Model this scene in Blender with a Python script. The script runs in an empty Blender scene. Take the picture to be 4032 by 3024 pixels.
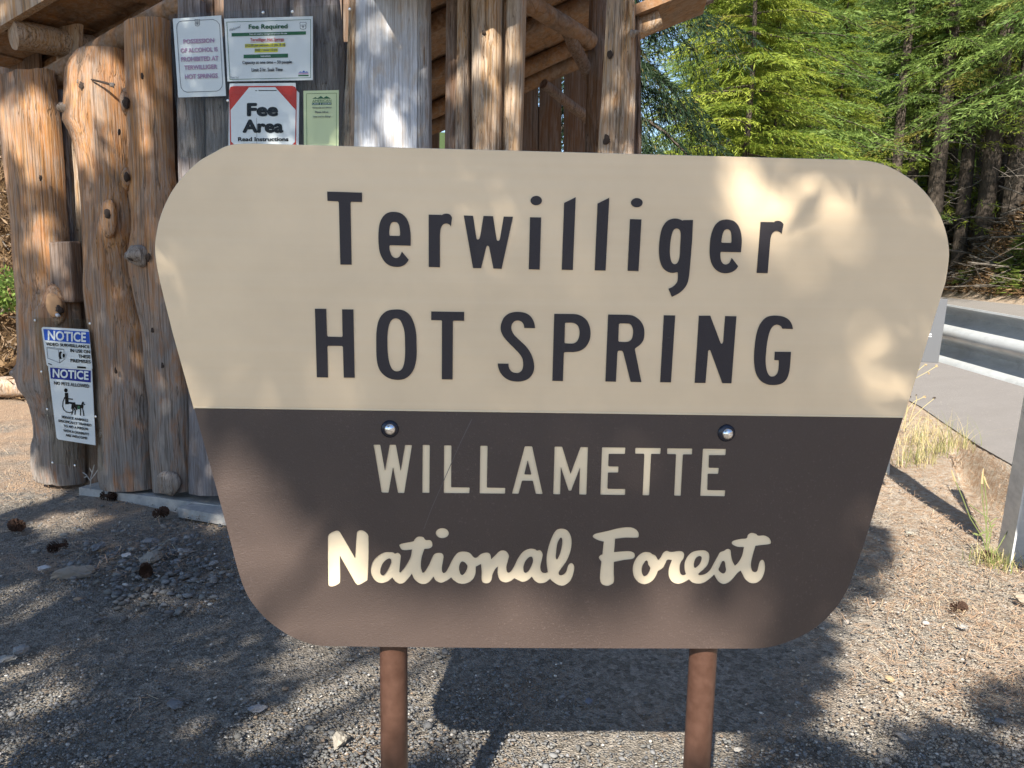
import bpy, math, random
import numpy as np
from mathutils import Vector, Matrix, noise

# ---------------------------------------------------------------- camera, sky, sun, exposure
SC = bpy.context.scene
COL = SC.collection
F, CX, CY, H = 3028.0, 2016.0, 1512.0, 1.4
_d = np.array([-344, 20428, 3028.0]); _d /= np.linalg.norm(_d)
_up = -_d
_f = np.array([0, 0, 1.0]); _Y = _f - _up * (_f @ _up); _Y /= np.linalg.norm(_Y); _X = np.cross(_Y, _up)
RM = np.array([_X, _Y, _up])
CAM = np.array([0, 0, H])
cam = bpy.data.cameras.new('camera'); cam.sensor_width = 36; cam.lens = F / 4032 * 36; cam.clip_end = 900; cam.clip_start = .02
co = bpy.data.objects.new('camera', cam); COL.objects.link(co); SC.camera = co
cr, cu, cb = RM @ [1, 0, 0], RM @ [0, -1, 0], RM @ [0, 0, -1]
co.matrix_world = Matrix(((cr[0], cu[0], cb[0], 0), (cr[1], cu[1], cb[1], 0), (cr[2], cu[2], cb[2], H), (0, 0, 0, 1)))
SUN_AZ, SUN_EL = math.radians(17), math.radians(40)
SUN = np.array([-math.sin(SUN_AZ) * math.cos(SUN_EL), -math.cos(SUN_AZ) * math.cos(SUN_EL), math.sin(SUN_EL)])
W = bpy.data.worlds.new('World'); SC.world = W; W.use_nodes = True
wn = W.node_tree.nodes; bg = wn['Background']
sky = wn.new('ShaderNodeTexSky'); sky.sky_type = 'NISHITA'; sky.sun_disc = False
sky.sun_elevation = SUN_EL; sky.sun_rotation = math.radians(197); sky.ozone_density = 1.4; sky.dust_density = .4; sky.altitude = 900
W.node_tree.links.new(sky.outputs[0], bg.inputs[0]); bg.inputs[1].default_value = .09
sl = bpy.data.lights.new('sun', 'SUN'); sl.energy = 5; sl.angle = math.radians(.53); sl.color = (1, .93, .82)
so = bpy.data.objects.new('sun', sl); COL.objects.link(so)
so.rotation_euler = Vector(-SUN).to_track_quat('-Z', 'Y').to_euler()
SC.view_settings.view_transform = 'Standard'; SC.view_settings.look = 'None'
SC.view_settings.exposure = 1.42
SC.cycles.use_denoising = True
SC.cycles.max_bounces = 8; SC.cycles.transparent_max_bounces = 16

# ---------------------------------------------------------------- pixel -> world
def ray(x, y): return RM @ np.array([(x - CX) / F, (y - CY) / F, 1.0])
class Plane:
    def __init__(s, p, n): s.p = np.array(p, float); s.n = np.array(n, float)
    def at(s, x, y):
        v = ray(x, y); return CAM + v * ((s.n @ (s.p - CAM)) / (s.n @ v))
    def off(s, d): return Plane(s.p + s.n * d, s.n)
def vplane(p, deg):            # vertical plane, turned so that its right end comes nearer by deg; n points away from the viewer
    a = math.radians(deg); return Plane(p, (math.sin(a), math.cos(a), 0))
def horiz(z): return Plane((0, 0, z), (0, 0, 1))
GROUND = horiz(0)
SIGN = vplane((0, 1.45, 0), -1.3)
W1 = vplane((-1.67, 4.27, 0), 22)
W2 = vplane(tuple(W1.at(690, 1000)), 8.7)
random.seed(3); RNG = np.random.default_rng(5)
def nz(x, y, z, s=1.0): return noise.noise(Vector((x * s, y * s, z * s)))

# ---------------------------------------------------------------- objects
def tag(o, label=None, cat=None, group=None, kind=None):
    if label: o['label'] = label
    if cat: o['category'] = cat
    if group: o['group'] = group
    if kind: o['kind'] = kind
    return o
def empty(name, loc, label, cat, group=None):
    o = bpy.data.objects.new(name, None); COL.objects.link(o); o.location = loc; o.empty_display_size = .1
    bpy.context.view_layer.update()
    return tag(o, label, cat, group)
def link(name, me, mat, parent=None, smooth=False):
    if mat is not None:
        for m in (mat if isinstance(mat, (list, tuple)) else [mat]): me.materials.append(m)
    if smooth: me.polygons.foreach_set('use_smooth', [True] * len(me.polygons))
    o = bpy.data.objects.new(name, me); COL.objects.link(o)
    if parent is not None:
        o.parent = parent; o.matrix_parent_inverse = Matrix.Translation(-world_loc(parent))
    return o
def world_loc(o):
    v = Vector((0, 0, 0))
    while o is not None:
        v += o.location; 
        if o.parent is not None and o.matrix_parent_inverse is not None: v += o.matrix_parent_inverse.translation
        o = o.parent
    return v
def mk(name, V, Fa, mat, parent=None, smooth=False):
    me = bpy.data.meshes.new(name); me.from_pydata([tuple(map(float, v)) for v in V], [], Fa); me.update()
    return link(name, me, mat, parent, smooth)
def np_mesh(name, V, quads, mat, parent=None, smooth=False, attr=None):
    me = bpy.data.meshes.new(name); n = len(quads); k = quads.shape[1]
    me.vertices.add(len(V)); me.vertices.foreach_set('co', np.asarray(V, np.float32).ravel())
    me.loops.add(n * k); me.loops.foreach_set('vertex_index', quads.astype(np.int32).ravel())
    me.polygons.add(n); me.polygons.foreach_set('loop_start', np.arange(0, n * k, k, dtype=np.int32))
    me.update(calc_edges=True)
    if attr is not None:
        a = me.color_attributes.new('tint', 'FLOAT_COLOR', 'POINT')
        a.data.foreach_set('color', np.asarray(attr, np.float32).ravel())
    return link(name, me, mat, parent, smooth)
class MB:                       # collects shapes into one mesh
    def __init__(s): s.V = []; s.F = []
    def add(s, V, Fa):
        b = len(s.V); s.V += [tuple(map(float, v)) for v in V]; s.F += [tuple(i + b for i in f) for f in Fa]; return s
    def box(s, o, a, b, c):      # corner o and three edge vectors
        o, a, b, c = map(np.array, (o, a, b, c))
        P = [o, o + a, o + a + b, o + b, o + c, o + a + c, o + a + b + c, o + b + c]
        if np.dot(np.cross(a, b), c) < 0: Fs = [(0, 1, 2, 3), (7, 6, 5, 4), (4, 5, 1, 0), (5, 6, 2, 1), (6, 7, 3, 2), (7, 4, 0, 3)]
        else: Fs = [(3, 2, 1, 0), (4, 5, 6, 7), (0, 1, 5, 4), (1, 2, 6, 5), (2, 3, 7, 6), (3, 0, 4, 7)]
        return s.add(P, Fs)
    def tube(s, pts, rad, n=10, cap=True, wob=0, seed=0):
        pts = [np.array(p, float) for p in pts]
        if not hasattr(rad, '__len__'): rad = [rad] * len(pts)
        R = []; up = None
        for i, p in enumerate(pts):
            t = pts[min(i + 1, len(pts) - 1)] - pts[max(i - 1, 0)]; t /= np.linalg.norm(t) + 1e-9
            if up is None:
                up = np.array([0, 0, 1.0]) if abs(t[2]) < .9 else np.array([0, 1.0, 0])
            a = np.cross(t, up); a /= np.linalg.norm(a); b = np.cross(a, t); up = b
            ring = []
            for k in range(n):
                th = 2 * math.pi * k / n; r = rad[i]
                if wob: r *= 1 + wob * nz(math.cos(th) * 1.3 + seed, math.sin(th) * 1.3, i * .7)
                ring.append(p + (a * math.cos(th) + b * math.sin(th)) * r)
            R.append(ring)
        V = [v for r in R for v in r]; Fs = []
        for i in range(len(pts) - 1):
            for k in range(n):
                k2 = (k + 1) % n; Fs.append((i * n + k, i * n + k2, (i + 1) * n + k2, (i + 1) * n + k))
        if cap: Fs += [tuple(reversed(range(n))), tuple((len(pts) - 1) * n + k for k in range(n))]
        return s.add(V, Fs)
    def build(s, name, mat, parent=None, smooth=False): return mk(name, s.V, s.F, mat, parent, smooth)
def autosmooth(o, ang=35):
    for p in o.data.polygons: p.use_smooth = True
    o.data.set_sharp_from_angle(angle=math.radians(ang)); return o
def bevel(o, w, seg=2):
    m = o.modifiers.new('bevel', 'BEVEL'); m.width = w; m.segments = seg; m.limit_method = 'ANGLE'; return o

# ---------------------------------------------------------------- materials
def mat(name, col=(.5, .5, .5), rough=.6, metal=0, spec=.5):
    m = bpy.data.materials.new(name); m.use_nodes = True; b = m.node_tree.nodes['Principled BSDF']
    b.inputs['Base Color'].default_value = (*col, 1); b.inputs['Roughness'].default_value = rough
    b.inputs['Metallic'].default_value = metal; b.inputs['Specular IOR Level'].default_value = spec
    return m
class NT:
    def __init__(s, m): s.t = m.node_tree; s.b = s.t.nodes['Principled BSDF']; s.out = s.t.nodes['Material Output']
    def n(s, ty, **kw):
        nd = s.t.nodes.new(ty)
        for k, v in kw.items():
            if k in nd.inputs: nd.inputs[k].default_value = v
            else: setattr(nd, k, v)
        return nd
    def l(s, a, b): s.t.links.new(a, b)
    def coord(s, kind='Object', scale=(1, 1, 1)):
        t = s.n('ShaderNodeTexCoord'); mp = s.n('ShaderNodeMapping'); mp.inputs['Scale'].default_value = scale
        s.l(t.outputs[kind], mp.inputs[0]); return mp.outputs[0]
    def noise(s, v, scale, detail=4, rough=.55, dist=0):
        n = s.n('ShaderNodeTexNoise'); n.inputs['Scale'].default_value = scale; n.inputs['Detail'].default_value = detail
        n.inputs['Roughness'].default_value = rough; n.inputs['Distortion'].default_value = dist; s.l(v, n.inputs['Vector']); return n.outputs['Fac']
    def ramp(s, fac, stops, interp='LINEAR'):
        r = s.n('ShaderNodeValToRGB'); e = r.color_ramp.elements; r.color_ramp.interpolation = interp
        while len(e) < len(stops): e.new(.5)
        for i, (p, c) in enumerate(stops):
            e[i].position = p; e[i].color = (*c, 1) if hasattr(c, '__len__') else (c, c, c, 1)
        s.l(fac, r.inputs[0]); return r.outputs[0]
    def mix(s, fac, a, b, mode='MIX'):
        m = s.n('ShaderNodeMix', data_type='RGBA', blend_type=mode)
        for sock, v in ((m.inputs[0], fac), (m.inputs[6], a), (m.inputs[7], b)):
            if hasattr(v, 'is_linked'): s.l(v, sock)
            elif hasattr(v, '__len__'): sock.default_value = (*v, 1)
            else: sock.default_value = v
        return m.outputs[2]
    def bump(s, h, strength=.3, dist=.01):
        b = s.n('ShaderNodeBump'); b.inputs['Strength'].default_value = strength; b.inputs['Distance'].default_value = dist
        s.l(h, b.inputs['Height']); s.l(b.outputs[0], s.b.inputs['Normal'])
    def color(s, c): s.l(c, s.b.inputs['Base Color'])
    def roughness(s, c): s.l(c, s.b.inputs['Roughness'])

def wood(name, warm, pale, grey, dark=(.05, .028, .014), greyamt=.5, gz=(.2, 1.5), rough=.75, vert=True, streak=1.0):
    """peeled weathered timber: grain streaks along z (or along the longest object axis), warm and greyed patches"""
    m = mat(name, rough=rough, spec=.25); t = NT(m)
    sc = (34, 34, 1.1) if vert else (9, 9, 9)
    oi = t.n('ShaderNodeObjectInfo'); c0 = t.coord('Object', sc)
    ad = t.n('ShaderNodeVectorMath', operation='ADD'); mu = t.n('ShaderNodeMath', operation='MULTIPLY'); mu.inputs[1].default_value = 3.71
    t.l(oi.outputs['Object Index'], mu.inputs[0]); t.l(c0, ad.inputs[0]); t.l(mu.outputs[0], ad.inputs[1]); c = ad.outputs[0]
    g1 = t.noise(c, 1.2, 6, .65, .6); g2 = t.noise(c, 4.5, 4, .6, .2)
    c2 = t.coord('Object', (5, 5, 1.5)); a2 = t.n('ShaderNodeVectorMath', operation='ADD'); t.l(c2, a2.inputs[0]); t.l(mu.outputs[0], a2.inputs[1])
    big = t.noise(a2.outputs[0], 1.0, 4, .6, .8)
    base = t.mix(t.ramp(g1, [(.3, 0), (.7, 1)]), warm, pale)
    geo = t.n('ShaderNodeNewGeometry'); sp = t.n('ShaderNodeSeparateXYZ'); t.l(geo.outputs['Position'], sp.inputs[0])
    mr = t.n('ShaderNodeMapRange'); t.l(sp.outputs[2], mr.inputs[0]); mr.inputs[1].default_value = gz[0]; mr.inputs[2].default_value = gz[1]
    mr.inputs[3].default_value = greyamt; mr.inputs[4].default_value = greyamt * .25
    s1 = t.n('ShaderNodeMath', operation='ADD'); t.l(mr.outputs[0], s1.inputs[0]); t.l(big, s1.inputs[1])
    gf = t.ramp(s1.outputs[0], [(.62, 0), (.95, 1)])
    base = t.mix(gf, base, grey)
    base = t.mix(t.ramp(g2, [(.52, 0), (.75, .75 * streak)]), base, dark)
    g3 = t.noise(c, 3.1, 5, .7, .3); base = t.mix(t.ramp(g3, [(.40, .55), (.56, 0)]), base, tuple(min(1, x * 1.55 + .03) for x in grey))
    base = t.mix(t.ramp(big, [(.60, 0), (.72, .45)]), base, tuple(x * .5 for x in warm))
    cc = t.coord('Object', (62, 62, .75)) if vert else c
    a4 = t.n('ShaderNodeVectorMath', operation='ADD'); t.l(cc, a4.inputs[0]); t.l(mu.outputs[0], a4.inputs[1])
    g4 = t.noise(a4.outputs[0], .55, 3, .55, .35); crack = t.ramp(g4, [(.478, 0), (.497, .65 * streak), (.503, .65 * streak), (.522, 0)])
    base = t.mix(crack, base, dark); blot = t.noise(a2.outputs[0], 2.6, 5, .65, 1.2)
    base = t.mix(t.ramp(blot, [(.50, 0), (.70, .55)]), base, tuple(x * f for x, f in zip(warm, (1.05, .95, .8))))
    base = t.mix(t.ramp(blot, [(.28, .5), (.44, 0)]), base, tuple(x * .62 for x in grey))
    t.color(base)
    hh = t.n('ShaderNodeMath', operation='ADD'); t.l(g1, hh.inputs[0]); t.l(g2, hh.inputs[1]); h2 = t.n('ShaderNodeMath', operation='SUBTRACT'); t.l(hh.outputs[0], h2.inputs[0]); t.l(crack, h2.inputs[1]); t.bump(h2.outputs[0], .6, .008)
    return m
WOOD_WARM = wood('peeled_log_wood', (.31, .130, .036), (.385, .215, .092), (.175, .153, .135), greyamt=.56)
WOOD_GREY = wood('weathered_grey_wood', (.24, .17, .11), (.32, .27, .22), (.28, .275, .28), greyamt=.8, gz=(0, 6))
WOOD_SILVER = wood('silvered_slab_wood', (.38, .32, .26), (.46, .43, .40), (.40, .42, .46), greyamt=.6, gz=(0, 9), dark=(.2, .16, .13), streak=.6)
WOOD_TAN = wood('tan_post_wood', (.30, .160, .062), (.41, .27, .145), (.28, .245, .21), greyamt=.3, gz=(0, 9))
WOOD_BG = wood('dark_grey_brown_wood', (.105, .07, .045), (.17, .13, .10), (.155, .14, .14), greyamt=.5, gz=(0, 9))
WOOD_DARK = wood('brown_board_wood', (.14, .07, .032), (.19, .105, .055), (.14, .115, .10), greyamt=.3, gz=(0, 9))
WOOD_ROOF = wood('roof_timber', (.20, .095, .036), (.27, .145, .062), (.15, .11, .08), greyamt=.3, gz=(0, 9), vert=False, streak=.6)
KNOT = mat('knot_wood', (.035, .022, .015), .9)
ENDGRAIN = mat('end_grain', (.38, .22, .11), .85)

# ---------------------------------------------------------------- lettering helpers
def cr_spline(pts, closed=True, seg=6):
    """pts: (x, y, smooth). Straight between corners, Catmull-Rom through smooth points."""
    n = len(pts); out = []
    for i in range(n):
        p1, p2 = pts[i], pts[(i + 1) % n]
        a = np.array(p1[:2], float); b = np.array(p2[:2], float)
        out.append(a)
        if not (p1[2] or p2[2]): continue
        pm, pn = np.array(pts[i - 1][:2], float), np.array(pts[(i + 2) % n][:2], float)
        ch = np.linalg.norm(b - a)
        def tang(prev, cur, nxt, sm):
            if not sm: return (b - a)
            d = nxt - prev; L = np.linalg.norm(d)
            return d / (L + 1e-9) * ch
        t1 = tang(pm, a, b, p1[2]); t2 = tang(a, b, pn, p2[2])
        if ch < 1e-6: continue
        for k in range(1, seg):
            u = k / seg; h1 = 2 * u**3 - 3 * u**2 + 1; h2 = u**3 - 2 * u**2 + u; h3 = -2 * u**3 + 3 * u**2; h4 = u**3 - u**2
            out.append(h1 * a + h2 * t1 + h3 * b + h4 * t2)
    return out
def rounded(pts, r):
    out = []
    n = len(pts)
    for i in range(n):
        p = np.array(pts[i][:2], float); a = np.array(pts[i - 1][:2], float); b = np.array(pts[(i + 1) % n][:2], float)
        if pts[i][2]: out.append(pts[i]); continue
        da, db = a - p, b - p; la, lb = np.linalg.norm(da), np.linalg.norm(db); rr = min(r, la * .4, lb * .4)
        q1, q2 = p + da / la * rr, p + db / lb * rr; m = p * .5 + (q1 + q2) * .25
        out += [(*q1, 0), (*((p * 2 + q1 + q2) / 4), 0), (*q2, 0)]
    return out
def C(s, ox, oy, k, r=0):
    P = []
    for w in s.split():
        sm = w.endswith('*'); x, y = w.rstrip('*').split(','); P.append((float(x), float(y), 1 if sm else 0))
    if r: P = rounded(P, r)
    return [(ox + q[0] * k, oy + q[1] * k) for q in cr_spline(P)]
def ELL(cx, cy, rx, ry, ox, oy, k, n=28):
    return [(ox + (cx + rx * math.cos(t * 2 * math.pi / n)) * k, oy + (cy + ry * math.sin(t * 2 * math.pi / n)) * k) for t in range(n)]
def flat_shape(name, contours, pl, thick, material, parent, bev=0, back=0.0):
    """contours in photo pixels, laid onto the plane pl (front face thick in front of it), holes by even-odd fill"""
    n = pl.n; u = np.array([n[1], -n[0], 0.0]); o = pl.p
    cu = bpy.data.curves.new(name, 'CURVE'); cu.dimensions = '2D'; cu.fill_mode = 'BOTH'
    fp = pl.off(-thick)
    for c in contours:
        q = [fp.at(x, y) for x, y in c]
        sp = cu.splines.new('POLY'); sp.points.add(len(q) - 1)
        for i, P in enumerate(q): sp.points[i].co = (float((P - o) @ u), float(P[2]), 0, 1)
        sp.use_cyclic_u = True
    cu.extrude = (thick + back) / 2; cu.bevel_depth = bev; cu.bevel_resolution = 1
    tmp = bpy.data.objects.new('tmp', cu); COL.objects.link(tmp)
    me = bpy.data.meshes.new_from_object(tmp.evaluated_get(bpy.context.evaluated_depsgraph_get()))
    bpy.data.objects.remove(tmp)
    V = np.empty(len(me.vertices) * 3); me.vertices.foreach_get('co', V); V = V.reshape(-1, 3)
    c0 = np.array([o[0], o[1], 0])
    Wd = c0 + V[:, :1] * u + V[:, 1:2] * np.array([0, 0, 1.0]) + (-n) * (V[:, 2:3] + (thick - back) / 2)
    me.vertices.foreach_set('co', Wd.astype(np.float32).ravel()); me.update()
    # the frame (u, z, -n) is right-handed, so faces keep facing out
    return link(name, me, material, parent)
_tc = {}
def text_mesh(txt, shear=0.0):
    k = (txt, shear)
    if k not in _tc:
        cu = bpy.data.curves.new('t', 'FONT'); cu.body = txt; cu.shear = shear; cu.resolution_u = 3
        tmp = bpy.data.objects.new('tmp', cu); COL.objects.link(tmp); bpy.context.view_layer.update()
        me = bpy.data.meshes.new_from_object(tmp.evaluated_get(bpy.context.evaluated_depsgraph_get())); bpy.data.objects.remove(tmp)
        V = np.empty(len(me.vertices) * 3); me.vertices.foreach_get('co', V); V = V.reshape(-1, 3)[:, :2]
        mn, mx = V.min(0), V.max(0); _tc[k] = (V - mn, mx - mn, [tuple(p.vertices) for p in me.polygons])
    return _tc[k]
class Print:                     # flat printing on a sign: rectangles, polygons and text, collected per material
    def __init__(s, ox, oy, k, pl): s.o = (ox, oy, k); s.pl = pl; s.d = {}
    def P(s, x, y, lift): return s.pl.off(-lift).at(s.o[0] + x * s.o[2], s.o[1] + y * s.o[2])
    def poly(s, m, pts, lift=.0012):
        s.d.setdefault(m, MB()).add([s.P(x, y, lift) for x, y in pts], [tuple(reversed(range(len(pts))))]); return s
    def line(s, m, pts, w, lift=.0016, closed=False):
        n = len(pts)
        for i in range(n if closed else n - 1):
            a, b = np.array(pts[i], float), np.array(pts[(i + 1) % n], float); d = b - a; d /= np.linalg.norm(d) + 1e-9
            q = np.array([-d[1], d[0]]) * w / 2; e = d * w / 2
            s.poly(m, [a - e + q, b + e + q, b + e - q, a - e - q][::-1], lift + i * 2e-6)
        return s
    def text(s, m, txt, tl, tr, h, lean=0, bold=0.0, shear=0.0, lift=.002):
        V, sz, Fs = text_mesh(txt, shear); tl, tr = np.array(tl, float), np.array(tr, float); dn = np.array([lean, h]); mb = MB(); s.d[(m, len(s.d))] = mb
        offs = [(0, 0)] if bold < .008 else [(math.cos(a), math.sin(a)) for a in np.linspace(0, 2 * math.pi, 8, False)] + [(0, 0)]
        for i, (ox, oy) in enumerate(offs):          # strokes thickened by overlaid copies, each a hair in front of the last
            Q = []
            for v in V:
                a, b = (v[0] + (1 + ox) * bold) / (sz[0] + 2 * bold), (v[1] + (1 + oy) * bold) / (sz[1] + 2 * bold); Q.append(tl + (tr - tl) * a + dn * (1 - b))
            mb.add([s.P(x, y, lift + i * 2.5e-4) for x, y in Q], Fs)
        return s
    def build(s, parent, names):
        for m, mb in s.d.items():
            if isinstance(m, tuple): mb.build(names.get(m[0], 'lettering').replace('printing', 'lettering'), m[0], parent)
            else: mb.build(names.get(m, 'printing').replace('lettering', 'printing'), m, parent)
WHITE = mat('sign_white', (.72, .74, .78), .35); BLACK = mat('print_black', (.007, .007, .008), .5)
GREEN = mat('print_green', (.035, .13, .065), .5); RED = mat('print_red', (.55, .05, .035), .45)
YELLOW = mat('print_yellow', (.75, .72, .06), .5); BLUE = mat('print_blue', (.03, .10, .50), .4); NAVY = mat('print_navy', (.025, .04, .26), .4)
PINK = mat('print_faded_violet', (.50, .33, .50), .5); REDTXT = mat('print_faded_red', (.60, .12, .13), .5); GREYP = mat('print_grey', (.16, .17, .2), .5)
CARD = mat('pale_lime_card', (.66, .72, .42), .5); WHITEP = mat('print_white', (.8, .82, .86), .5); LGREY = mat('print_light_grey', (.5, .52, .55), .5)
for _m in (BLACK, GREEN, RED, YELLOW, BLUE, NAVY, PINK, REDTXT, GREYP):
    _b = _m.node_tree.nodes['Principled BSDF']; _b.inputs['Roughness'].default_value = .85; _b.inputs['Specular IOR Level'].default_value = .08

# ================================================================ THE BIG SIGN
def hdpe(name, col, rough=.42, bumpy=.25, scale=260):
    m = mat(name, col, rough, spec=.45); t = NT(m); c = t.coord('Object')
    h = t.noise(c, scale, 3, .6); t.bump(h, bumpy, .002)
    v = t.noise(c, 5, 4, .6); t.color(t.mix(t.ramp(v, [(.3, 0), (.7, 1)]), tuple(x * .93 for x in col), tuple(min(1, x * 1.06) for x in col)))
    return m
TAN = hdpe('routed_tan_plastic', (.77, .60, .395), .38, .05, 60)
BROWN = hdpe('textured_brown_plastic', (.060, .043, .037), .46, .5, 330)
INK = hdpe('textured_dark_letter_plastic', (.034, .029, .033), .55, .4, 330); INK.node_tree.nodes['Principled BSDF'].inputs['Specular IOR Level'].default_value = .3
POSTM = mat('brown_painted_steel', (.11, .05, .03), .38); _t = NT(POSTM); _c = _t.coord('Object')
_n = _t.noise(_c, 40, 5, .65); _t.color(_t.mix(_t.ramp(_n, [(.3, 0), (.75, 1)]), (.048, .022, .014), (.085, .044, .031)))
_t.bump(_t.noise(_c, 300, 2), .08, .002)
_st = NT(TAN)  # faint horizontal router streaks on the tan face
_sc = _st.coord('Object', (.6, .6, 60)); _sn = _st.noise(_sc, 1.5, 3, .6)
_pv = TAN.node_tree.nodes['Principled BSDF'].inputs['Base Color'].links[0].from_socket
_st.color(_st.mix(_st.ramp(_sn, [(.35, 0), (.75, .22)]), _pv, (.80, .67, .50)))

outline = [(1047, 569, 0), (980, 567, 1), (902, 575, 1), (840, 605, 1), (779, 642, 1), (713, 708, 1), (669, 773, 1), (634, 855, 1), (616, 940, 1), (614, 993, 1), (627, 1082, 1),
           (682, 1309, 0), (765, 1608, 0), (846, 1900, 0), (900, 2103, 0), (940, 2254, 1), (973, 2341, 1), (1013, 2399, 1), (1063, 2450, 1), (1136, 2500, 1), (1201, 2528, 1), (1276, 2544, 1),
           (2968, 2554, 1), (3035, 2547, 1), (3103, 2527, 1), (3171, 2496, 1), (3239, 2449, 1), (3300, 2381, 1), (3340, 2313, 1), (3367, 2239, 1), (3400, 2150, 0),
           (3472, 1912, 0), (3555, 1646, 0), (3721, 1108, 0), (3731, 1042, 1), (3734, 991, 1), (3725, 926, 1), (3699, 850, 1), (3656, 778, 1), (3605, 724, 1), (3547, 684, 1), (3489, 655, 1), (3427, 638, 1), (3350, 632, 0)]
fullc = cr_spline(outline)
lower = [p for p in fullc if p[1] >= 1600 + 0]
i0 = [i for i, p in enumerate(outline) if p[:2] == (765, 1608)][0]; i1 = [i for i, p in enumerate(outline) if p[:2] == (3555, 1646)][0]
lower = cr_spline(outline[i0:i1 + 1] )
# cr_spline closes the loop; corner-to-corner closing edge is the straight divider
sp = empty('forest_sign', tuple(SIGN.at(2150, 2550) * [1, 1, 0]), 'big tan over brown rounded trapezoid sign standing on two brown steel posts', 'sign')
FRONT = SIGN                    # front of the tan core
upper = cr_spline(outline[i1:] + outline[:i0 + 1])
flat_shape('panel', [upper], FRONT, 0.0, TAN, sp, bev=.0012, back=.018)
flat_shape('panel_core', [[(2150 + (x - 2150) * .9985, 2000 + (y - 2000) * (.9985 if y > 2000 else 1)) for x, y in lower]], FRONT, -.0004, TAN, sp, back=.018)
T1 = (1200, 700, .36166); T2 = (2000, 700, .27125); T3 = (2500, 750, .29385); T4 = (1200, 1180, .31646); T5 = (1900, 1180, .31646); T6 = (2500, 1180, .31646)
Wa = (1440, 1720, .36166); Wb = (2140, 1720, .36166); Na = (1200, 2030, .50633); Fo = (2280, 2030, .37071)
terw = [
 C('243,150 622,161 622,263 505,261 496,272 508,946 387,945 371,270 360,256 247,251', *T1),
 C('1152,739 929,734 920,743 922,775* 932,815* 948,850* 975,870* 1005,872* 1032,855* 1048,825* 1057,805 1130,892 1118,915* 1085,948* 1040,967* 985,970* 930,958* 880,925* 838,865* 812,790* 802,690* 803,590* 815,500* 840,440* 880,395* 925,375* 970,371* 1020,377* 1065,398* 1105,440* 1135,510* 1149,590* 1153,670*', *T1),
 C('918,615 919,580* 925,530* 937,497* 955,482* 980,481* 1005,488* 1025,515* 1035,570* 1037,622 1030,633 925,631', *T1),
 C('1349,401 1485,403 1491,406 1510,396* 1540,390* 1575,397* 1597,420* 1603,435 1590,530 1575,510* 1550,498* 1520,500* 1495,520* 1478,560* 1471,620 1471,974 1350,971', *T1),
 C('1731,410 1832,414 1868,655 1875,668* 1885,672* 1898,665* 1908,645 1946,415 2050,418 2088,668 2095,682* 2107,686* 2118,680* 2126,660 2166,422 2267,424 2143,991 2054,988 2008,760 2002,745* 1993,738* 1982,742* 1974,760 1920,984 1832,983', *T1),
 ELL(411, 330, 83, 68, *T2), C('321,573 482,576 461,1333 303,1328', *T2), C('817,364 984,282 942,1338 782,1335', *T2), C('1302,373 1471,290 1418,1347 1261,1344', *T2),
 ELL(1872, 361, 84, 67, *T2), C('1774,600 1939,604 1896,1354 1739,1351', *T2),
 C('779,395 768,650 735,1060* 720,1180* 700,1250* 660,1315* 600,1370* 545,1402* 497,1425 452,1317 500,1295* 545,1260* 570,1220* 578,1170* 578,1100 560,1095* 520,1104* 470,1100* 410,1070* 370,1025* 340,950* 326,860* 325,760* 335,650* 355,540* 390,460* 440,405* 500,380* 555,376* 605,388* 640,404 650,397', *T3),
 C('614,560* 617,600* 610,740* 603,870* 590,930* 570,970* 540,987* 510,980* 485,940* 470,860* 470,770* 478,680* 495,590* 520,530* 550,510* 580,512* 602,530*', *T3),
 C('1421,827 1155,822 1146,832 1145,870* 1150,920* 1168,965* 1195,987* 1230,990* 1262,975* 1285,940* 1300,905 1384,1014 1360,1050* 1320,1083* 1260,1105* 1190,1108* 1120,1085* 1060,1030* 1022,950* 1005,850* 1007,740* 1020,620* 1045,530* 1085,455* 1140,408* 1200,390* 1260,390* 1330,412* 1385,470* 1420,560* 1433,680*', *T3),
 C('1158,690 1163,650* 1175,590* 1195,540* 1225,520* 1255,520* 1280,540* 1295,590* 1299,680 1292,703 1168,700', *T3),
 C('1687,421 1850,423 1870,425 1880,413* 1910,406* 1950,412* 1980,435* 1992,455 1967,578 1945,555* 1910,540* 1875,545* 1840,575* 1820,630* 1813,690 1779,1107 1635,1105', *T3)]
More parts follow.
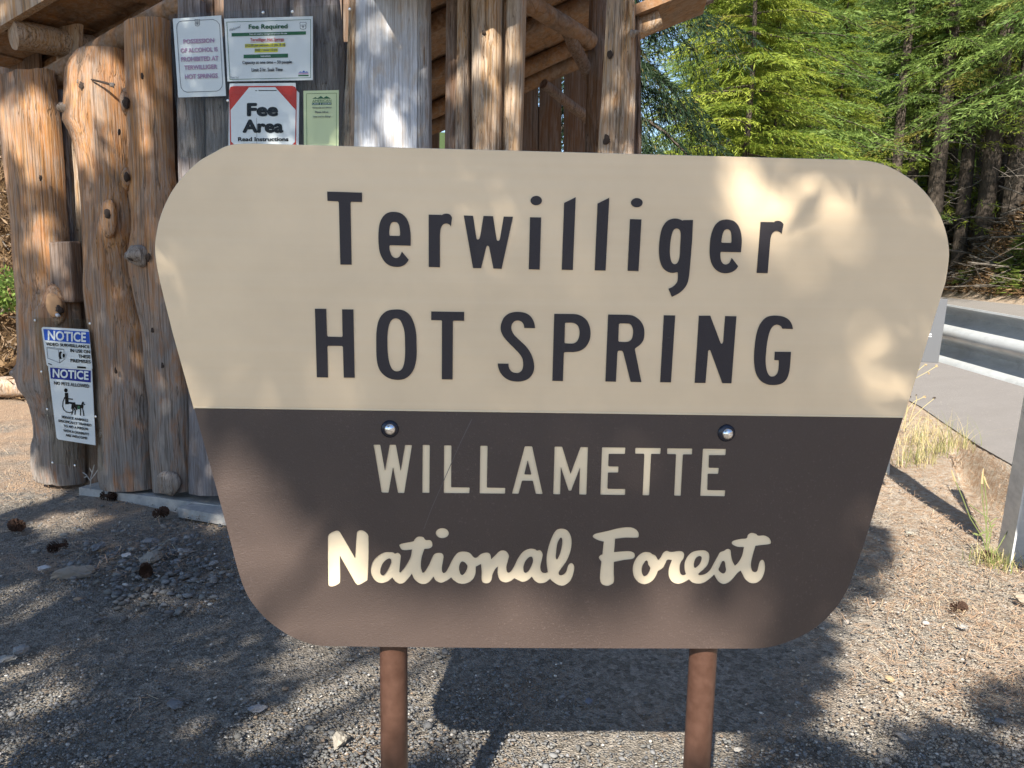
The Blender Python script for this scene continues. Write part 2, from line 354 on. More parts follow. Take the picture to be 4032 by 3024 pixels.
hots = [
 C('126,113 264,114 275,445 287,460 460,465 470,452 464,121 603,122 619,971 485,970 475,590 462,575 290,574 279,588 287,968 150,966', *T4),
 C('1130,122* 1220,132* 1300,185* 1352,280* 1382,400* 1390,550* 1388,720* 1362,850* 1310,935* 1240,985* 1150,998* 1050,978* 970,925* 920,850* 895,740* 889,560* 892,400* 915,270* 960,190* 1030,138*', *T4),
 C('1130,233* 1180,250* 1215,310* 1240,400* 1248,560* 1246,720* 1225,830* 1190,880* 1140,893* 1095,875* 1058,810* 1035,700* 1027,560* 1030,420* 1050,310* 1085,250*', *T4),
 C('1573,147 1983,153 1983,263 1852,261 1843,272 1838,993 1705,991 1707,268 1698,257 1573,254', *T4),
 C('655,355 519,352 515,320* 500,290* 475,268* 440,259* 400,268* 370,300* 358,345* 368,395* 400,445* 460,505* 530,570* 590,650* 628,740* 642,820* 635,890* 605,950* 555,993* 490,1015* 420,1019* 340,1005* 270,965* 220,905* 195,840* 189,796 323,797 325,830* 340,870* 370,900* 410,912* 450,910* 485,885* 503,840* 505,780* 492,725* 460,675* 400,610* 330,540* 265,465* 232,400* 224,350* 235,290* 265,225* 320,177* 390,155* 460,153* 530,165* 590,200* 630,255* 648,310*', *T5),
 C('893,176 1130,178 1180,184* 1240,208* 1295,255* 1330,325* 1344,400* 1338,480* 1310,550* 1265,605* 1200,640* 1130,652 1025,653 1012,665 1000,1013 869,1010', *T5),
 C('1035,287 1100,287* 1150,296* 1190,330* 1208,400* 1200,470* 1175,520* 1130,545* 1030,544 1020,532 1026,298', *T5),
 C('1564,185 1800,188 1870,198* 1930,232* 1980,285* 2008,350* 2014,430* 2000,505* 1960,560* 1915,595* 1897,612* 1900,640 1977,1026 1844,1023 1755,670* 1740,640* 1715,634* 1685,640* 1678,665 1660,1021 1530,1018', *T5),
 C('1708,296 1790,297* 1840,305* 1866,345* 1875,400* 1868,460* 1845,505* 1800,525* 1700,524 1689,512 1696,308', *T5),
 C('362,195 502,197 449,1029 316,1027', *T6),
 C('799,200 938,199 1065,535 1075,548* 1088,548* 1102,525 1125,205 1264,207 1201,1041 1090,1039 948,650 938,630* 925,626* 912,640 878,1037 746,1035', *T6),
 C('1968,365 1838,361 1820,332* 1790,315* 1760,311* 1720,330* 1690,370* 1665,440* 1645,540* 1633,650* 1627,750* 1633,840* 1650,905* 1675,945* 1705,958* 1740,952* 1770,925* 1787,880* 1795,800 1795,760 1785,753 1738,752 1744,649 1943,651 1927,860* 1905,950* 1870,1010* 1810,1050* 1730,1062* 1650,1055* 1580,1020* 1530,960* 1500,880* 1487,780* 1487,680* 1496,560* 1512,450* 1540,350* 1585,270* 1640,220* 1710,201* 1780,200* 1850,212* 1910,245* 1950,300*', *T6)]
r = 9
will = [C(s, *Wa, r) for s in ('84,86 158,86 209,370 260,86 328,87 380,372 428,88 504,90 418,615 350,613 297,335 247,612 172,609', '619,88 697,90 693,613 615,612', '853,93 933,94 929,550 1132,552 1127,617 849,615',
  '1247,97 1327,98 1319,553 1520,556 1516,621 1240,619', '1732,103 1812,104 1926,625 1853,624 1820,482 1702,480 1665,622 1592,620', '1764,258 1803,411 1726,410')] + \
 [C(s, *Wb, r) for s in ('121,106 203,107 294,405 404,111 485,113 468,633 388,630 397,340 302,590 275,590 190,332 182,629 106,627', '637,114 894,117 888,188 711,187 706,322 818,323 814,391 703,391 697,566 892,568 889,636 619,632',
  '1000,119 1278,123 1275,189 1173,187 1152,640 1079,638 1098,186 999,185', '1347,125 1622,128 1619,194 1520,193 1496,645 1423,642 1443,191 1346,189',
  '1736,129 1990,132 1984,203 1805,201 1800,337 1912,339 1905,406 1791,404 1786,580 1982,583 1976,650 1707,645')]
nat = [C(s, *Na) for s in (
 '185,150* 235,120* 262,120* 280,140* 390,330 403,140* 415,120* 445,115* 480,135* 495,165* 487,500* 470,515* 415,542* 395,530* 380,505* 272,315 274,510* 265,530* 220,552* 190,550* 180,530* 178,200*',
 '660,285* 690,288* 700,296* 725,290* 745,310* 745,330* 738,400* 735,440 745,442 780,400* 820,330* 833,268 760,270* 738,245* 736,228* 770,215* 845,200* 855,185* 880,165* 920,168* 940,190* 975,192* 990,210* 990,240* 970,258* 930,262 908,330* 903,400* 915,445 930,440* 965,385* 1000,310* 1020,294* 1060,292* 1078,310* 1075,350* 1066,410* 1075,445* 1095,440* 1120,400* 1150,340* 1190,290* 1230,280* 1280,290* 1315,325* 1335,328* 1370,300* 1415,288* 1440,300* 1450,340 1480,310* 1520,275* 1560,275* 1587,310* 1580,350* 1568,400* 1575,440* 1595,440* 1625,400* 1660,330* 1700,280* 1750,258* 1790,262* 1805,272* 1830,270* 1850,300* 1845,340* 1832,400* 1840,435* 1865,447* 1890,440 1880,360* 1885,290* 1910,200* 1950,120* 1990,102* 2040,115* 2070,165* 2075,230* 2060,300* 2030,365* 1990,420* 1975,455* 2000,463* 2030,440* 2050,385* 2075,370* 2095,395* 2090,450* 2065,510* 2020,545* 1980,545* 1935,520* 1908,495 1870,522* 1825,528* 1790,510* 1765,478 1735,505* 1695,518* 1660,505* 1630,490 1600,512* 1560,522* 1520,505* 1500,455* 1500,400 1480,420* 1460,460* 1450,505* 1430,527* 1390,525* 1375,500* 1375,440* 1370,380 1330,400 1325,460* 1300,505* 1250,532* 1200,530* 1160,508* 1138,485 1100,510* 1060,525* 1020,510* 1000,478 970,515* 935,535* 890,528* 850,495* 832,455 800,495* 770,525* 735,532* 705,515* 680,485 640,515* 590,527* 545,505* 515,450* 515,400* 535,350* 575,310* 620,287*',
 '590,455* 588,420* 605,375* 635,345* 660,337* 672,355* 660,395* 635,440* 610,465*', '1203,430* 1202,390* 1225,360* 1262,388* 1262,410* 1245,445* 1220,462*',
 '1702,430* 1703,390* 1725,345* 1760,322* 1775,345* 1765,385* 1740,430* 1715,445*', '1957,340* 1955,290* 1965,220* 1985,180* 1997,175* 2003,200* 1995,260* 1975,320*')] + [ELL(1069, 138, 51, 40, *Na)]
forest = [C(s, *Fo) for s in (
 '150,210* 180,192* 300,165* 420,135* 540,125* 600,145* 630,180* 635,225* 620,238* 500,238* 385,250 380,320* 373,388 450,382* 540,380* 585,400* 592,440* 570,462* 480,475* 372,497 370,600* 370,710* 345,735* 300,750* 250,735* 225,690* 225,600* 238,490 215,460* 212,440* 230,420* 248,412 255,340* 262,280 220,270* 170,248* 147,228*',
 '655,405* 700,388* 750,392* 775,408* 810,425* 835,465 845,470 870,440* 895,395* 930,375* 965,385* 1000,385* 1060,377* 1100,385* 1118,415* 1110,460* 1085,495* 1070,550* 1075,610* 1095,630* 1125,628* 1135,620 1122,570* 1125,490* 1160,425* 1210,385* 1280,370* 1340,372* 1380,405* 1385,470* 1365,530* 1320,580* 1270,625* 1290,632* 1340,620* 1390,580* 1430,510* 1480,420* 1500,390* 1540,375* 1575,355* 1610,370* 1618,420* 1630,480* 1655,533 1690,500* 1730,430* 1750,345* 1752,338 1690,335* 1640,315* 1622,290* 1640,268* 1720,248* 1780,240* 1795,205* 1830,185* 1880,195* 1900,213* 1970,213* 2020,240* 2043,285* 2030,305* 1960,315* 1878,325 1850,420* 1830,520* 1840,585* 1865,600* 1890,590* 1905,540* 1920,490* 1945,470* 1970,495* 1978,560* 1965,630* 1930,690* 1880,720* 1820,718* 1770,680* 1740,630* 1720,590 1690,610* 1640,670* 1590,715* 1530,730* 1480,700* 1450,655* 1438,632 1390,675* 1330,715* 1270,727* 1210,715* 1170,682 1120,710* 1060,728* 1000,712* 960,660* 950,600* 960,540* 985,475 940,475* 920,510* 890,560* 840,592 815,650* 770,705* 700,732* 640,715* 590,660* 570,580* 580,510* 610,450*',
 '668,600* 670,550* 690,510* 722,482* 735,520* 755,555* 745,595* 715,635* 685,640*', '1222,535* 1225,500* 1245,455* 1275,435* 1300,440* 1300,470* 1280,515* 1250,545* 1230,555*', '1485,580* 1495,550* 1525,490* 1545,490* 1555,540* 1560,580* 1545,610* 1520,613*')]
TH = .0032
_bt = NT(BROWN); _bc = _bt.coord('Object'); _sp = _bt.noise(_bc, 210, 2, .7); _sm = _bt.noise(_bc, 3.2, 4, .6); _pv = BROWN.node_tree.nodes['Principled BSDF'].inputs['Base Color'].links[0].from_socket
_ml = _bt.n('ShaderNodeMath', operation='MULTIPLY'); _bt.l(_bt.ramp(_sp, [(.60, 0), (.72, 1)]), _ml.inputs[0]); _bt.l(_bt.ramp(_sm, [(.35, .05), (.7, .38)]), _ml.inputs[1]); _bt.color(_bt.mix(_ml.outputs[0], _pv, (.17, .13, .115)))
flat_shape('brown_facing', [lower] + will + nat + forest, FRONT, TH, BROWN, sp)
tag(flat_shape('lettering', terw, FRONT, TH, INK, sp), 'raised dark mixed-case lettering of the top line')
tag(flat_shape('lettering', hots, FRONT, TH, INK, sp), 'raised dark capital lettering of the second line')
# the routed cream letters: the core shows through, filled almost up to the facing with rounded edges
CREAM = hdpe('routed_cream_plastic', (.80, .67, .47), .4, .05, 80)
tag(flat_shape('lettering', will, FRONT, TH - .0022, CREAM, sp), 'routed cream capital lettering under the bolts')
tag(flat_shape('lettering', nat + forest, FRONT, TH - .0022, CREAM, sp), 'routed cream brush-script lettering at the bottom')
dv = MB(); a, b = FRONT.at(766, 1605), FRONT.at(3554, 1643); dv.box(a - FRONT.n * TH, b - a, (0, 0, .0022), FRONT.n * TH); dv.build('divider_lip', CREAM, sp)
SPECK = mat('dirt_speck', (.16, .13, .10), .9); STEEL = mat('zinc_bolt', (.75, .76, .78), .16, 1); WASH = mat('dark_washer', (.012, .016, .03), .25, .3)
def dome(c, n, rad, hgt, name, m, parent, seg=20, rings=5):
    u = np.array([n[1], -n[0], 0]); z = np.array([0, 0, 1.0]); V = []; Fs = []
    for i in range(rings):
        a = i / rings * math.pi / 2
        for k in range(seg):
            t = 2 * math.pi * k / seg; V.append(c + (u * math.cos(t) + z * math.sin(t)) * rad * math.cos(a) - n * hgt * math.sin(a))
    V.append(c - n * hgt)
    for i in range(rings - 1):
        for k in range(seg): Fs.append((i * seg + k, i * seg + (k + 1) % seg, (i + 1) * seg + (k + 1) % seg, (i + 1) * seg + k))
    for k in range(seg): Fs.append(((rings - 1) * seg + k, (rings - 1) * seg + (k + 1) % seg, rings * seg))
    return mk(name, V, Fs, m, parent, True)
for (wx, wy, bx, by) in ((1535, 1689, 1536, 1690), (2860, 1705, 2865, 1708)):
    wv = dome(FRONT.off(-TH - .0002).at(wx, wy), FRONT.n, .0172, .006, 'washer', WASH, sp)
    dome(FRONT.off(-TH - .004).at(bx, by), FRONT.n, .0115, .0085, 'bolt', STEEL, sp)
for (x, y, r_) in ((1562, 1534, 3.2), (2206, 1516, 4.5), (2004, 1406, 2.6), (2300, 882, 2.2), (1472, 1492, 2), (2778, 1534, 2.2), (3259, 1139, 2), (1686, 815, 2), (1985, 1110, 2.4), (2920, 1470, 2.2)):
    flat_shape('speck', [ELL(x, y, r_ * 1.2, r_ * .8, 0, 0, 1, 10)], FRONT, .0004, SPECK, sp)
sc = MB()
for (a, b, w) in (((1858, 1650), (1812, 1745), 3), ((1812, 1745), (1700, 2000), 2.4), ((1700, 2000), (1668, 2085), 2)):
    a, b = np.array(a, float), np.array(b, float); d = (b - a) / np.linalg.norm(b - a); q = np.array([-d[1], d[0]]) * w / 2
    sc.add([FRONT.off(-TH - .0003).at(*p) for p in (a + q, a - q, b - q, b + q)], [(0, 1, 2, 3)])
sc.build('scratch', mat('scratch_mark', (.10, .09, .09), .6), sp)
for (xt, xb) in ((1550, 1553), (2769.5, 2743)):
    pt, pb = SIGN.off(.019 + .0265).at(xt, 2551), None
    top = pt + np.array([0, 0, .42]); base = np.array([pt[0], pt[1], -.25])
    o = MB().tube([base, top], .0285, 28).build('post', POSTM, sp); autosmooth(o, 50)

# ================================================================ TERRAIN
RA = math.radians(13.5); RDIR = np.array([math.sin(RA), math.cos(RA)])
def q_of(x, y): return x * math.cos(RA) - y * math.sin(RA)
Q0, Q1, ZR = 2.36, 7.1, .8
def sstep(a, b, x):
    t = np.clip((x - a) / (b - a), 0, 1); return t * t * (3 - 2 * t)
def height(x, y):
    x = np.asarray(x, float); y = np.asarray(y, float)
    q = x * math.cos(RA) - y * math.sin(RA)
    z = np.where(q > Q0, np.minimum((q - Q0) / (Q1 - Q0), 1) * ZR, 0)
    z = z + np.clip(q - Q1 - .5, 0, 3.4) * 1.35 + np.clip(q - Q1 - 3.9, 0, 40) * .35
    s_ = x * math.sin(RA) + y * math.cos(RA); qa = 1.52 + (s_ - 4.29) * .205; tt = np.clip((q - qa) / np.maximum(Q0 - .02 - qa, .02), 0, 1)
    z = z - .30 * np.clip(tt / .22, 0, 1) * np.clip((1 - tt) / .30, 0, 1) * sstep(4.25, 4.6, s_) * (1 - sstep(6.8, 8.0, s_)) * (q > qa) * (q < Q0)
    left = np.clip((y - 9.2) + .25 * (x + 3), 0, 6) * .8 * sstep(-1.0, -3.0, x)
    z = z + left
    far = sstep(40, 120, y) * 16
    return z + far
def axis(segs):
    out = []
    for a, b, n in segs: out += list(np.linspace(a, b, n, endpoint=False))
    return np.array(out + [segs[-1][1]])
gx = axis([(-160, -20, 12), (-20, -6, 18), (-6, 1.8, 110), (1.8, 4.6, 90), (4.6, 20, 64), (20, 160, 16)])
gy = axis([(-120, -10, 14), (-10, .6, 12), (.6, 7, 130), (7, 34, 70), (34, 300, 24)])
GX, GY = np.meshgrid(gx, gy)
GZ = height(GX, GY)
for j in range(GX.shape[0]):
    for i in range(GX.shape[1]):
        x, y = GX[j, i], GY[j, i]; q = q_of(x, y)
        if Q0 - .1 < q < Q1 + .1: a = 0
        elif q >= Q1: a = .25 * min(1, (q - Q1 - .1))
        elif y > 9: a = .12
        else: a = .022
        if a and abs(x) < 40 and -5 < y < 60: GZ[j, i] += a * (nz(x, y, 0, 1.4) + .5 * nz(x, y, 5, 4.1)) - (a if a < .03 else 0)
nx, ny = len(gx), len(gy)
idx = np.arange(nx * ny).reshape(ny, nx)
quads = np.stack([idx[:-1, :-1], idx[:-1, 1:], idx[1:, 1:], idx[1:, :-1]], -1).reshape(-1, 4)
GM = mat('gravel_and_needles', rough=.95, spec=.15); t = NT(GM); c = t.coord('Object')
fine = t.noise(c, 90, 6, .7); v1 = t.n('ShaderNodeTexVoronoi', Scale=55.0); t.l(c, v1.inputs['Vector'])
v2 = t.n('ShaderNodeTexVoronoi', Scale=130.0); t.l(c, v2.inputs['Vector'])
patch = t.noise(c, 1.9, 5, .65, .4); fib = t.noise(t.coord('Object', (60, 14, 10)), 3, 5, .7, 2.5)
stone = t.mix(t.ramp(fine, [(.3, 0), (.7, 1)]), (.122, .108, .09), (.31, .275, .23))
vb = t.n('ShaderNodeRGBToBW'); t.l(v1.outputs['Color'], vb.inputs[0]); stone = t.mix(.6, stone, vb.outputs[0], 'SOFT_LIGHT')
ndl = t.mix(t.ramp(fib, [(.35, 0), (.65, 1)]), (.22, .135, .085), (.50, .36, .24))
geo = t.n('ShaderNodeNewGeometry'); sx = t.n('ShaderNodeSeparateXYZ'); t.l(geo.outputs['Position'], sx.inputs[0])
far_l = t.n('ShaderNodeMapRange'); t.l(sx.outputs[1], far_l.inputs[0]); far_l.inputs[1].default_value = 3.2; far_l.inputs[2].default_value = 7; far_l.inputs[3].default_value = 0; far_l.inputs[4].default_value = .3
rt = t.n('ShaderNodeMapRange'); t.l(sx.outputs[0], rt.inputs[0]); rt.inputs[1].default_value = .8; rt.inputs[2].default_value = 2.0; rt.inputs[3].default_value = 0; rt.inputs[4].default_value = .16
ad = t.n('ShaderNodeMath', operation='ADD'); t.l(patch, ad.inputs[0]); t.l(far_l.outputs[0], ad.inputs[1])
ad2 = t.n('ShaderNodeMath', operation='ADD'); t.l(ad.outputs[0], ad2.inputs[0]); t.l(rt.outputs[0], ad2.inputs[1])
fg = t.n('ShaderNodeMapRange'); t.l(sx.outputs[1], fg.inputs[0]); fg.inputs[1].default_value = 26; fg.inputs[2].default_value = 40
t.color(t.mix(fg.outputs[0], t.mix(t.ramp(ad2.outputs[0], [(.52, 0), (.78, .85)]), stone, ndl), (.05, .075, .025)))
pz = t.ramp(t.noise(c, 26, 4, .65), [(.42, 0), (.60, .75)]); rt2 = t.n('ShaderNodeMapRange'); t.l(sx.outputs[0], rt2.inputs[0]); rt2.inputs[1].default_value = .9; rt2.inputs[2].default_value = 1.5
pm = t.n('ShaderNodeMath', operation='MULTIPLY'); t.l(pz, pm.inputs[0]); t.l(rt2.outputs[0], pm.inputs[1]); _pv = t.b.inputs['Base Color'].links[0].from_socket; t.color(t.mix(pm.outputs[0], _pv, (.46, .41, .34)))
hs = t.n('ShaderNodeMath', operation='ADD'); t.l(fine, hs.inputs[0]); t.l(v2.outputs['Distance'], hs.inputs[1]); t.bump(hs.outputs[0], .9, .012)
gnd = np_mesh('ground', np.stack([GX, GY, GZ], -1).reshape(-1, 3), quads, GM, None, True); tag(gnd, kind='structure')

ASPH = mat('grey_asphalt', rough=.9, spec=.2); t = NT(ASPH); c = t.coord('Object')
a1 = t.noise(c, 160, 4, .7); a2 = t.noise(c, 3, 4, .6); a3 = t.noise(c, 45, 2, .5)
base = t.mix(t.ramp(a1, [(.3, 0), (.72, 1)]), (.15, .14, .13), (.27, .25, .235)); base = t.mix(t.ramp(a2, [(.35, 0), (.7, .35)]), base, (.16, .145, .135))
base = t.mix(t.ramp(a3, [(.68, 0), (.74, .6)]), base, (.42, .38, .33)); t.color(base); t.bump(a1, .5, .006)
V = []; Fs = []
qs = np.linspace(Q0, Q1, 9); ss = np.linspace(-30, 90, 121)
for s_ in ss:
    for k, qq in enumerate(qs):
        e = .05 * nz(s_, qq, 3, 2.2) if k in (0, 8) else 0
        P = RDIR * s_ + np.array([math.cos(RA), -math.sin(RA)]) * (qq + e)
        V.append((P[0], P[1], float(height(P[0], P[1])) + .012))
for j in range(len(ss) - 1):
    for k in range(8): Fs.append((j * 9 + k, j * 9 + k + 1, (j + 1) * 9 + k + 1, (j + 1) * 9 + k))
tag(mk('road', V, Fs, ASPH, None, True), kind='structure')
#@@SHELTER
# ================================================================ TIMBER FEE SHELTER
sh = empty('fee_shelter', tuple(W1.at(500, 1935)), 'rustic timber fee shelter of upright peeled slabs behind the big sign', 'shelter')
def slab(name, rows, pl, material, bulge=.28, thick=.05, seed=0, n=44, rag=.0, parent=None, K=14, wob=.012):
    """rows: (yl, xl, yr, xr) photo pixels down the slab; a half-round slab bulging towards the viewer"""
    rows = np.array([r if len(r) == 4 else (r[0], r[1], r[0], r[2]) for r in rows], float)
    s = np.linspace(0, 1, len(rows)); tt = np.linspace(0, 1, n)
    acc = np.concatenate([[0], np.cumsum(np.abs(np.diff(rows[:, 0] + rows[:, 2])) + 1)]); acc /= acc[-1]
    R = np.stack([np.interp(tt, acc, rows[:, k]) for k in range(4)], -1)
    V = []; Fs = []; M = K + 3
    for j in range(n):
        L, Rr = pl.at(R[j, 1], R[j, 0]), pl.at(R[j, 3], R[j, 2]); w = np.linalg.norm(Rr - L); ctr = (L + Rr) / 2
        for k in range(K + 1):
            u = k / K; P = L + (Rr - L) * u; b = (1 - abs(2 * u - 1) ** 2.4) ** .8 * bulge * w
            b += wob * nz(u * 3 + seed * 7.3, j / n * 5, seed, 1.4) * (1 if 0 < k < K else .3) + .004 * nz(u * 22 + seed, j / n * 3, seed)
            P = P - pl.n * b
            if j == 0: P = P + np.array([0, 0, rag * nz(u * 9, seed, 1) * w])
            if j == n - 1: P = P + np.array([0, 0, rag * .4 * nz(u * 7, seed, 4) * w])
            V.append(P)
        V.append(Rr + pl.n * thick); V.append(L + pl.n * thick)
    for j in range(n - 1):
        for k in range(M):
            k2 = (k + 1) % M; Fs.append((j * M + k, (j + 1) * M + k, (j + 1) * M + k2, j * M + k2))
    Fs.append(tuple(reversed(range(M)))[::-1]); Fs.append(tuple((n - 1) * M + k for k in reversed(range(M))))
    o = mk(name, V, Fs, material, parent or sh); autosmooth(o, 60); o.pass_index = int(abs(seed)) + 1; return o
def lump(x, y, pl, lift, ru, rz, dep, parent, m, name='knot', seed=0, rough=.25, tilt=0, cup=0):
    """an irregular lump of wood seated on a slab: half sizes ru across, rz up, dep out of the face"""
    u = np.array([pl.n[1], -pl.n[0], 0]); c = pl.off(-lift).at(x, y); V = []; Fs = []; nr, ns = 9, 16
    for i in range(nr):
        a = math.pi * (i + .5) / nr
        for k in range(ns):
            t_ = 2 * math.pi * k / ns; q = np.array([math.sin(a) * math.cos(t_), math.sin(a) * math.sin(t_), math.cos(a)])
            r_ = 1 + rough * (nz(*(q * 1.1 + seed * 3.7)) + .6 * nz(*(q * 2.9 + seed * 1.3)))
            if cup and q[2] > .8: r_ *= 1 - cup
            e, g = q[0] * ru * r_, q[1] * rz * r_; ct, st_ = math.cos(tilt), math.sin(tilt)
            V.append(c + u * (e * ct - g * st_) + np.array([0, 0, e * st_ + g * ct]) - pl.n * q[2] * dep * r_)
    for i in range(nr - 1):
        for k in range(ns): Fs.append((i * ns + k, i * ns + (k + 1) % ns, (i + 1) * ns + (k + 1) % ns, (i + 1) * ns + k))
    Fs.append(tuple(range(ns))[::-1]); Fs.append(tuple((nr - 1) * ns + k for k in range(ns)))
    o = mk(name, V, [f[::-1] for f in Fs], m, parent, True); o.pass_index = parent.pass_index; return o
def broken(pts, pl, lift, rads, parent, m, seed=0, name='branch_stub'):
    """a snapped branch: rough tapered stem through photo points with a splintered dark end"""
    P = [pl.off(-l_).at(x, y) for (x, y), l_ in zip(pts, lift)]; mb = MB(); mb.tube(P, rads, 14, False, .3, seed)
    e = P[-1]; d = P[-1] - P[-2]; d = d / np.linalg.norm(d); s1 = np.cross(d, [0, 0, 1.0]); s1 /= np.linalg.norm(s1) + 1e-9; s2 = np.cross(s1, d)
    for k in range(9):
        a = k * 2.399; r_ = rads[-1] * (.2 + .75 * (k / 9) ** .5); q = e + (s1 * math.cos(a) + s2 * math.sin(a)) * r_ - d * .008
        mb.tube([q, q + d * (.008 + .02 * abs(nz(k, seed, 2, 3.3)))], [rads[-1] * .3, rads[-1] * .12], 5)
    o = mb.build(name, m, parent); autosmooth(o, 50); o.pass_index = parent.pass_index; return o
def sapwood(): return WOOD_GREY
A_ = slab('wall_slab', [(337, -8, 270, 185), (440, -2, 367, 196), (519, 4, 477, 211), (600, 20, 548, 217), (739, 34, 705, 228), (895, 55, 824, 234), (1022, 63, 921, 245), (1148, 74, 1022, 247), (1200, 79, 1130, 250), (1270, 82, 1199, 289), (1369, 87, 1300, 293), (1440, 76, 1440, 296), (1470, 66, 1470, 297), (1500, 72, 1500, 298), (1535, 84, 1535, 299), (1569, 118, 1569, 301), (1661, 141, 1661, 303), (1712, 143, 1712, 304), (1738, 133, 1738, 305), (1840, 132, 1840, 307), (1880, 150, 1908, 309)], W1, WOOD_WARM, .24, seed=1, rag=.06)
B_ = slab('wall_slab', [(205, 310, 188, 461), (253, 274, 253, 466), (295, 268, 300, 473), (380, 266, 359, 481), (485, 256, 485, 485), (527, 285, 527, 486), (599, 304, 599, 487), (667, 316, 667, 495), (727, 320, 727, 499), (811, 325, 836, 515), (980, 333, 916, 517), (1030, 335, 990, 507), (1148, 337, 1051, 507), (1200, 341, 1148, 523), (1354, 369, 1300, 553), (1507, 389, 1482, 569), (1584, 386, 1600, 586), (1712, 392, 1763, 589), (1891, 394, 1900, 597), (1912, 405, 1925, 599)], W1, WOOD_WARM, .26, seed=2)
C_ = slab('wall_slab', [(101, 491, 70, 643), (211, 494, 169, 645), (371, 499, 300, 650), (415, 494, 380, 652), (485, 499, 485, 655), (633, 514, 548, 658), (727, 505, 684, 662), (836, 519, 780, 680), (916, 521, 900, 696), (980, 512, 980, 702), (1051, 511, 1051, 706), (1148, 527, 1148, 712), (1300, 557, 1300, 722), (1482, 573, 1507, 732), (1600, 590, 1559, 738), (1763, 593, 1712, 740), (1930, 603, 1934, 745)], W1.off(.012), WOOD_WARM, .24, seed=3)
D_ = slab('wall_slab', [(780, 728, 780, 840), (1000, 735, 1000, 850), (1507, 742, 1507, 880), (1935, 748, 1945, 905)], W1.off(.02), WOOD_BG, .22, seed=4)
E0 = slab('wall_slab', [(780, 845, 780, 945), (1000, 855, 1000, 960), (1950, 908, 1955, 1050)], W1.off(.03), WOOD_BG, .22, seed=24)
# narrow boards seen between the slabs, dark wood block between them
slab('backing_board', [(354, 225, 354, 262), (650, 244, 650, 268), (960, 262, 960, 285)], W1.off(.10), WOOD_GREY, .05, .02, 5)
slab('backing_board', [(354, 258, 354, 330), (650, 266, 650, 330), (970, 279, 970, 345)], W1.off(.12), WOOD_TAN, .05, .02, 6)
slab('backing_board', [(1185, 290, 1185, 352), (1500, 300, 1500, 400), (1930, 305, 1930, 420)], W1.off(.09), WOOD_DARK, .05, .02, 7)
bl = W1.off(.03); o = MB(); p0, p1, p2 = bl.at(246, 1190), bl.at(338, 1190), bl.at(246, 955)
o.box(p0, p1 - p0, (0, 0, p2[2] - p0[2]), -bl.n * .085); o = bevel(o.build('wood_block', WOOD_DARK, sh), .012, 2)
# stubs and knots
WOOD_SPLINT = wood('splintered_grey_wood', (.21, .135, .08), (.29, .215, .15), (.21, .185, .165), greyamt=.3, gz=(0, 9))
lump(283, 428, W1, .045, .05, .05, .05, B_, WOOD_WARM, 'knot_collar', 1); broken([(288, 432), (262, 428), (236, 420)], W1, (.05, .075, .085), [.038, .03, .026], B_, WOOD_SPLINT, 1)
lump(318, 325, W1, .085, .035, .022, .02, B_, WOOD_SPLINT, 'knot_scar', 2, .7, .3); lump(327, 345, W1, .10, .020, .030, .012, B_, KNOT, 'knot', 3, .9, .4); lump(395, 322, W1, .103, .065, .007, .006, B_, KNOT, 'crack', 4, .8, -.25); lump(440, 335, W1, .10, .022, .012, .008, B_, WOOD_SPLINT, 'knot_scar', 6, .7, -.6)
lump(426, 858, W1, .088, .066, .105, .020, B_, WOOD_WARM, 'knot_collar', 5, .25); lump(425, 842, W1, .103, .021, .028, .014, B_, KNOT, 'knot', 7, .35, .5)
lump(500, 398, W1, .04, .036, .075, .035, C_, WOOD_WARM, 'knot_collar', 8); lump(497, 405, W1, .07, .015, .032, .018, C_, KNOT, 'knot', 9, .4)
lump(500, 705, W1, .04, .032, .065, .033, C_, WOOD_WARM, 'knot_collar', 10); lump(498, 698, W1, .07, .014, .026, .016, C_, KNOT, 'knot', 11, .4)
lump(548, 1008, W1, .07, .075, .065, .05, C_, WOOD_SPLINT, 'knot_collar', 12, .35); broken([(548, 1002), (525, 1004), (500, 1010)], W1, (.085, .11, .12), [.05, .036, .022], C_, WOOD_SPLINT, 9); lump(512, 1018, W1, .125, .020, .009, .012, C_, KNOT, 'knot', 13, .6, -.3); lump(583, 1012, W1, .085, .012, .022, .012, C_, KNOT, 'knot', 14, .6)
lump(213, 1205, W1, .06, .095, .13, .035, A_, WOOD_WARM, 'knot_collar', 15, .12); lump(213, 1203, W1, .088, .062, .074, .028, A_, ENDGRAIN, 'branch_stub', 16, .12, .2, .12); lump(232, 1222, W1, .108, .022, .026, .012, A_, KNOT, 'knot', 17, .8, .6); lump(228, 1240, W1, .106, .020, .010, .010, A_, WOOD_SILVER, 'knot_scar', 18, .6)
lump(95, 1470, W1, .02, .075, .075, .05, A_, WOOD_SPLINT, 'knot_collar', 19, .3); broken([(92, 1472), (68, 1474), (46, 1468)], W1, (.02, .03, .03), [.05, .034, .018], A_, WOOD_SPLINT, 12)
lump(48, 440, W1, .06, .042, .055, .03, A_, WOOD_SPLINT, 'knot_collar', 20, .5); lump(44, 446, W1, .085, .026, .036, .014, A_, KNOT, 'knot', 21, .7)
lump(420, 1706, W1, .06, .055, .045, .035, B_, WOOD_SPLINT, 'knot_collar', 22, .5); lump(424, 1702, W1, .088, .022, .012, .012, B_, KNOT, 'knot', 23, .7); lump(402, 1440, W1, .05, .016, .03, .012, B_, WOOD_SILVER, 'knot_scar', 24, .5)
lump(662, 1898, W1, .05, .085, .075, .035, C_, WOOD_SPLINT, 'branch_stub', 25, .2)
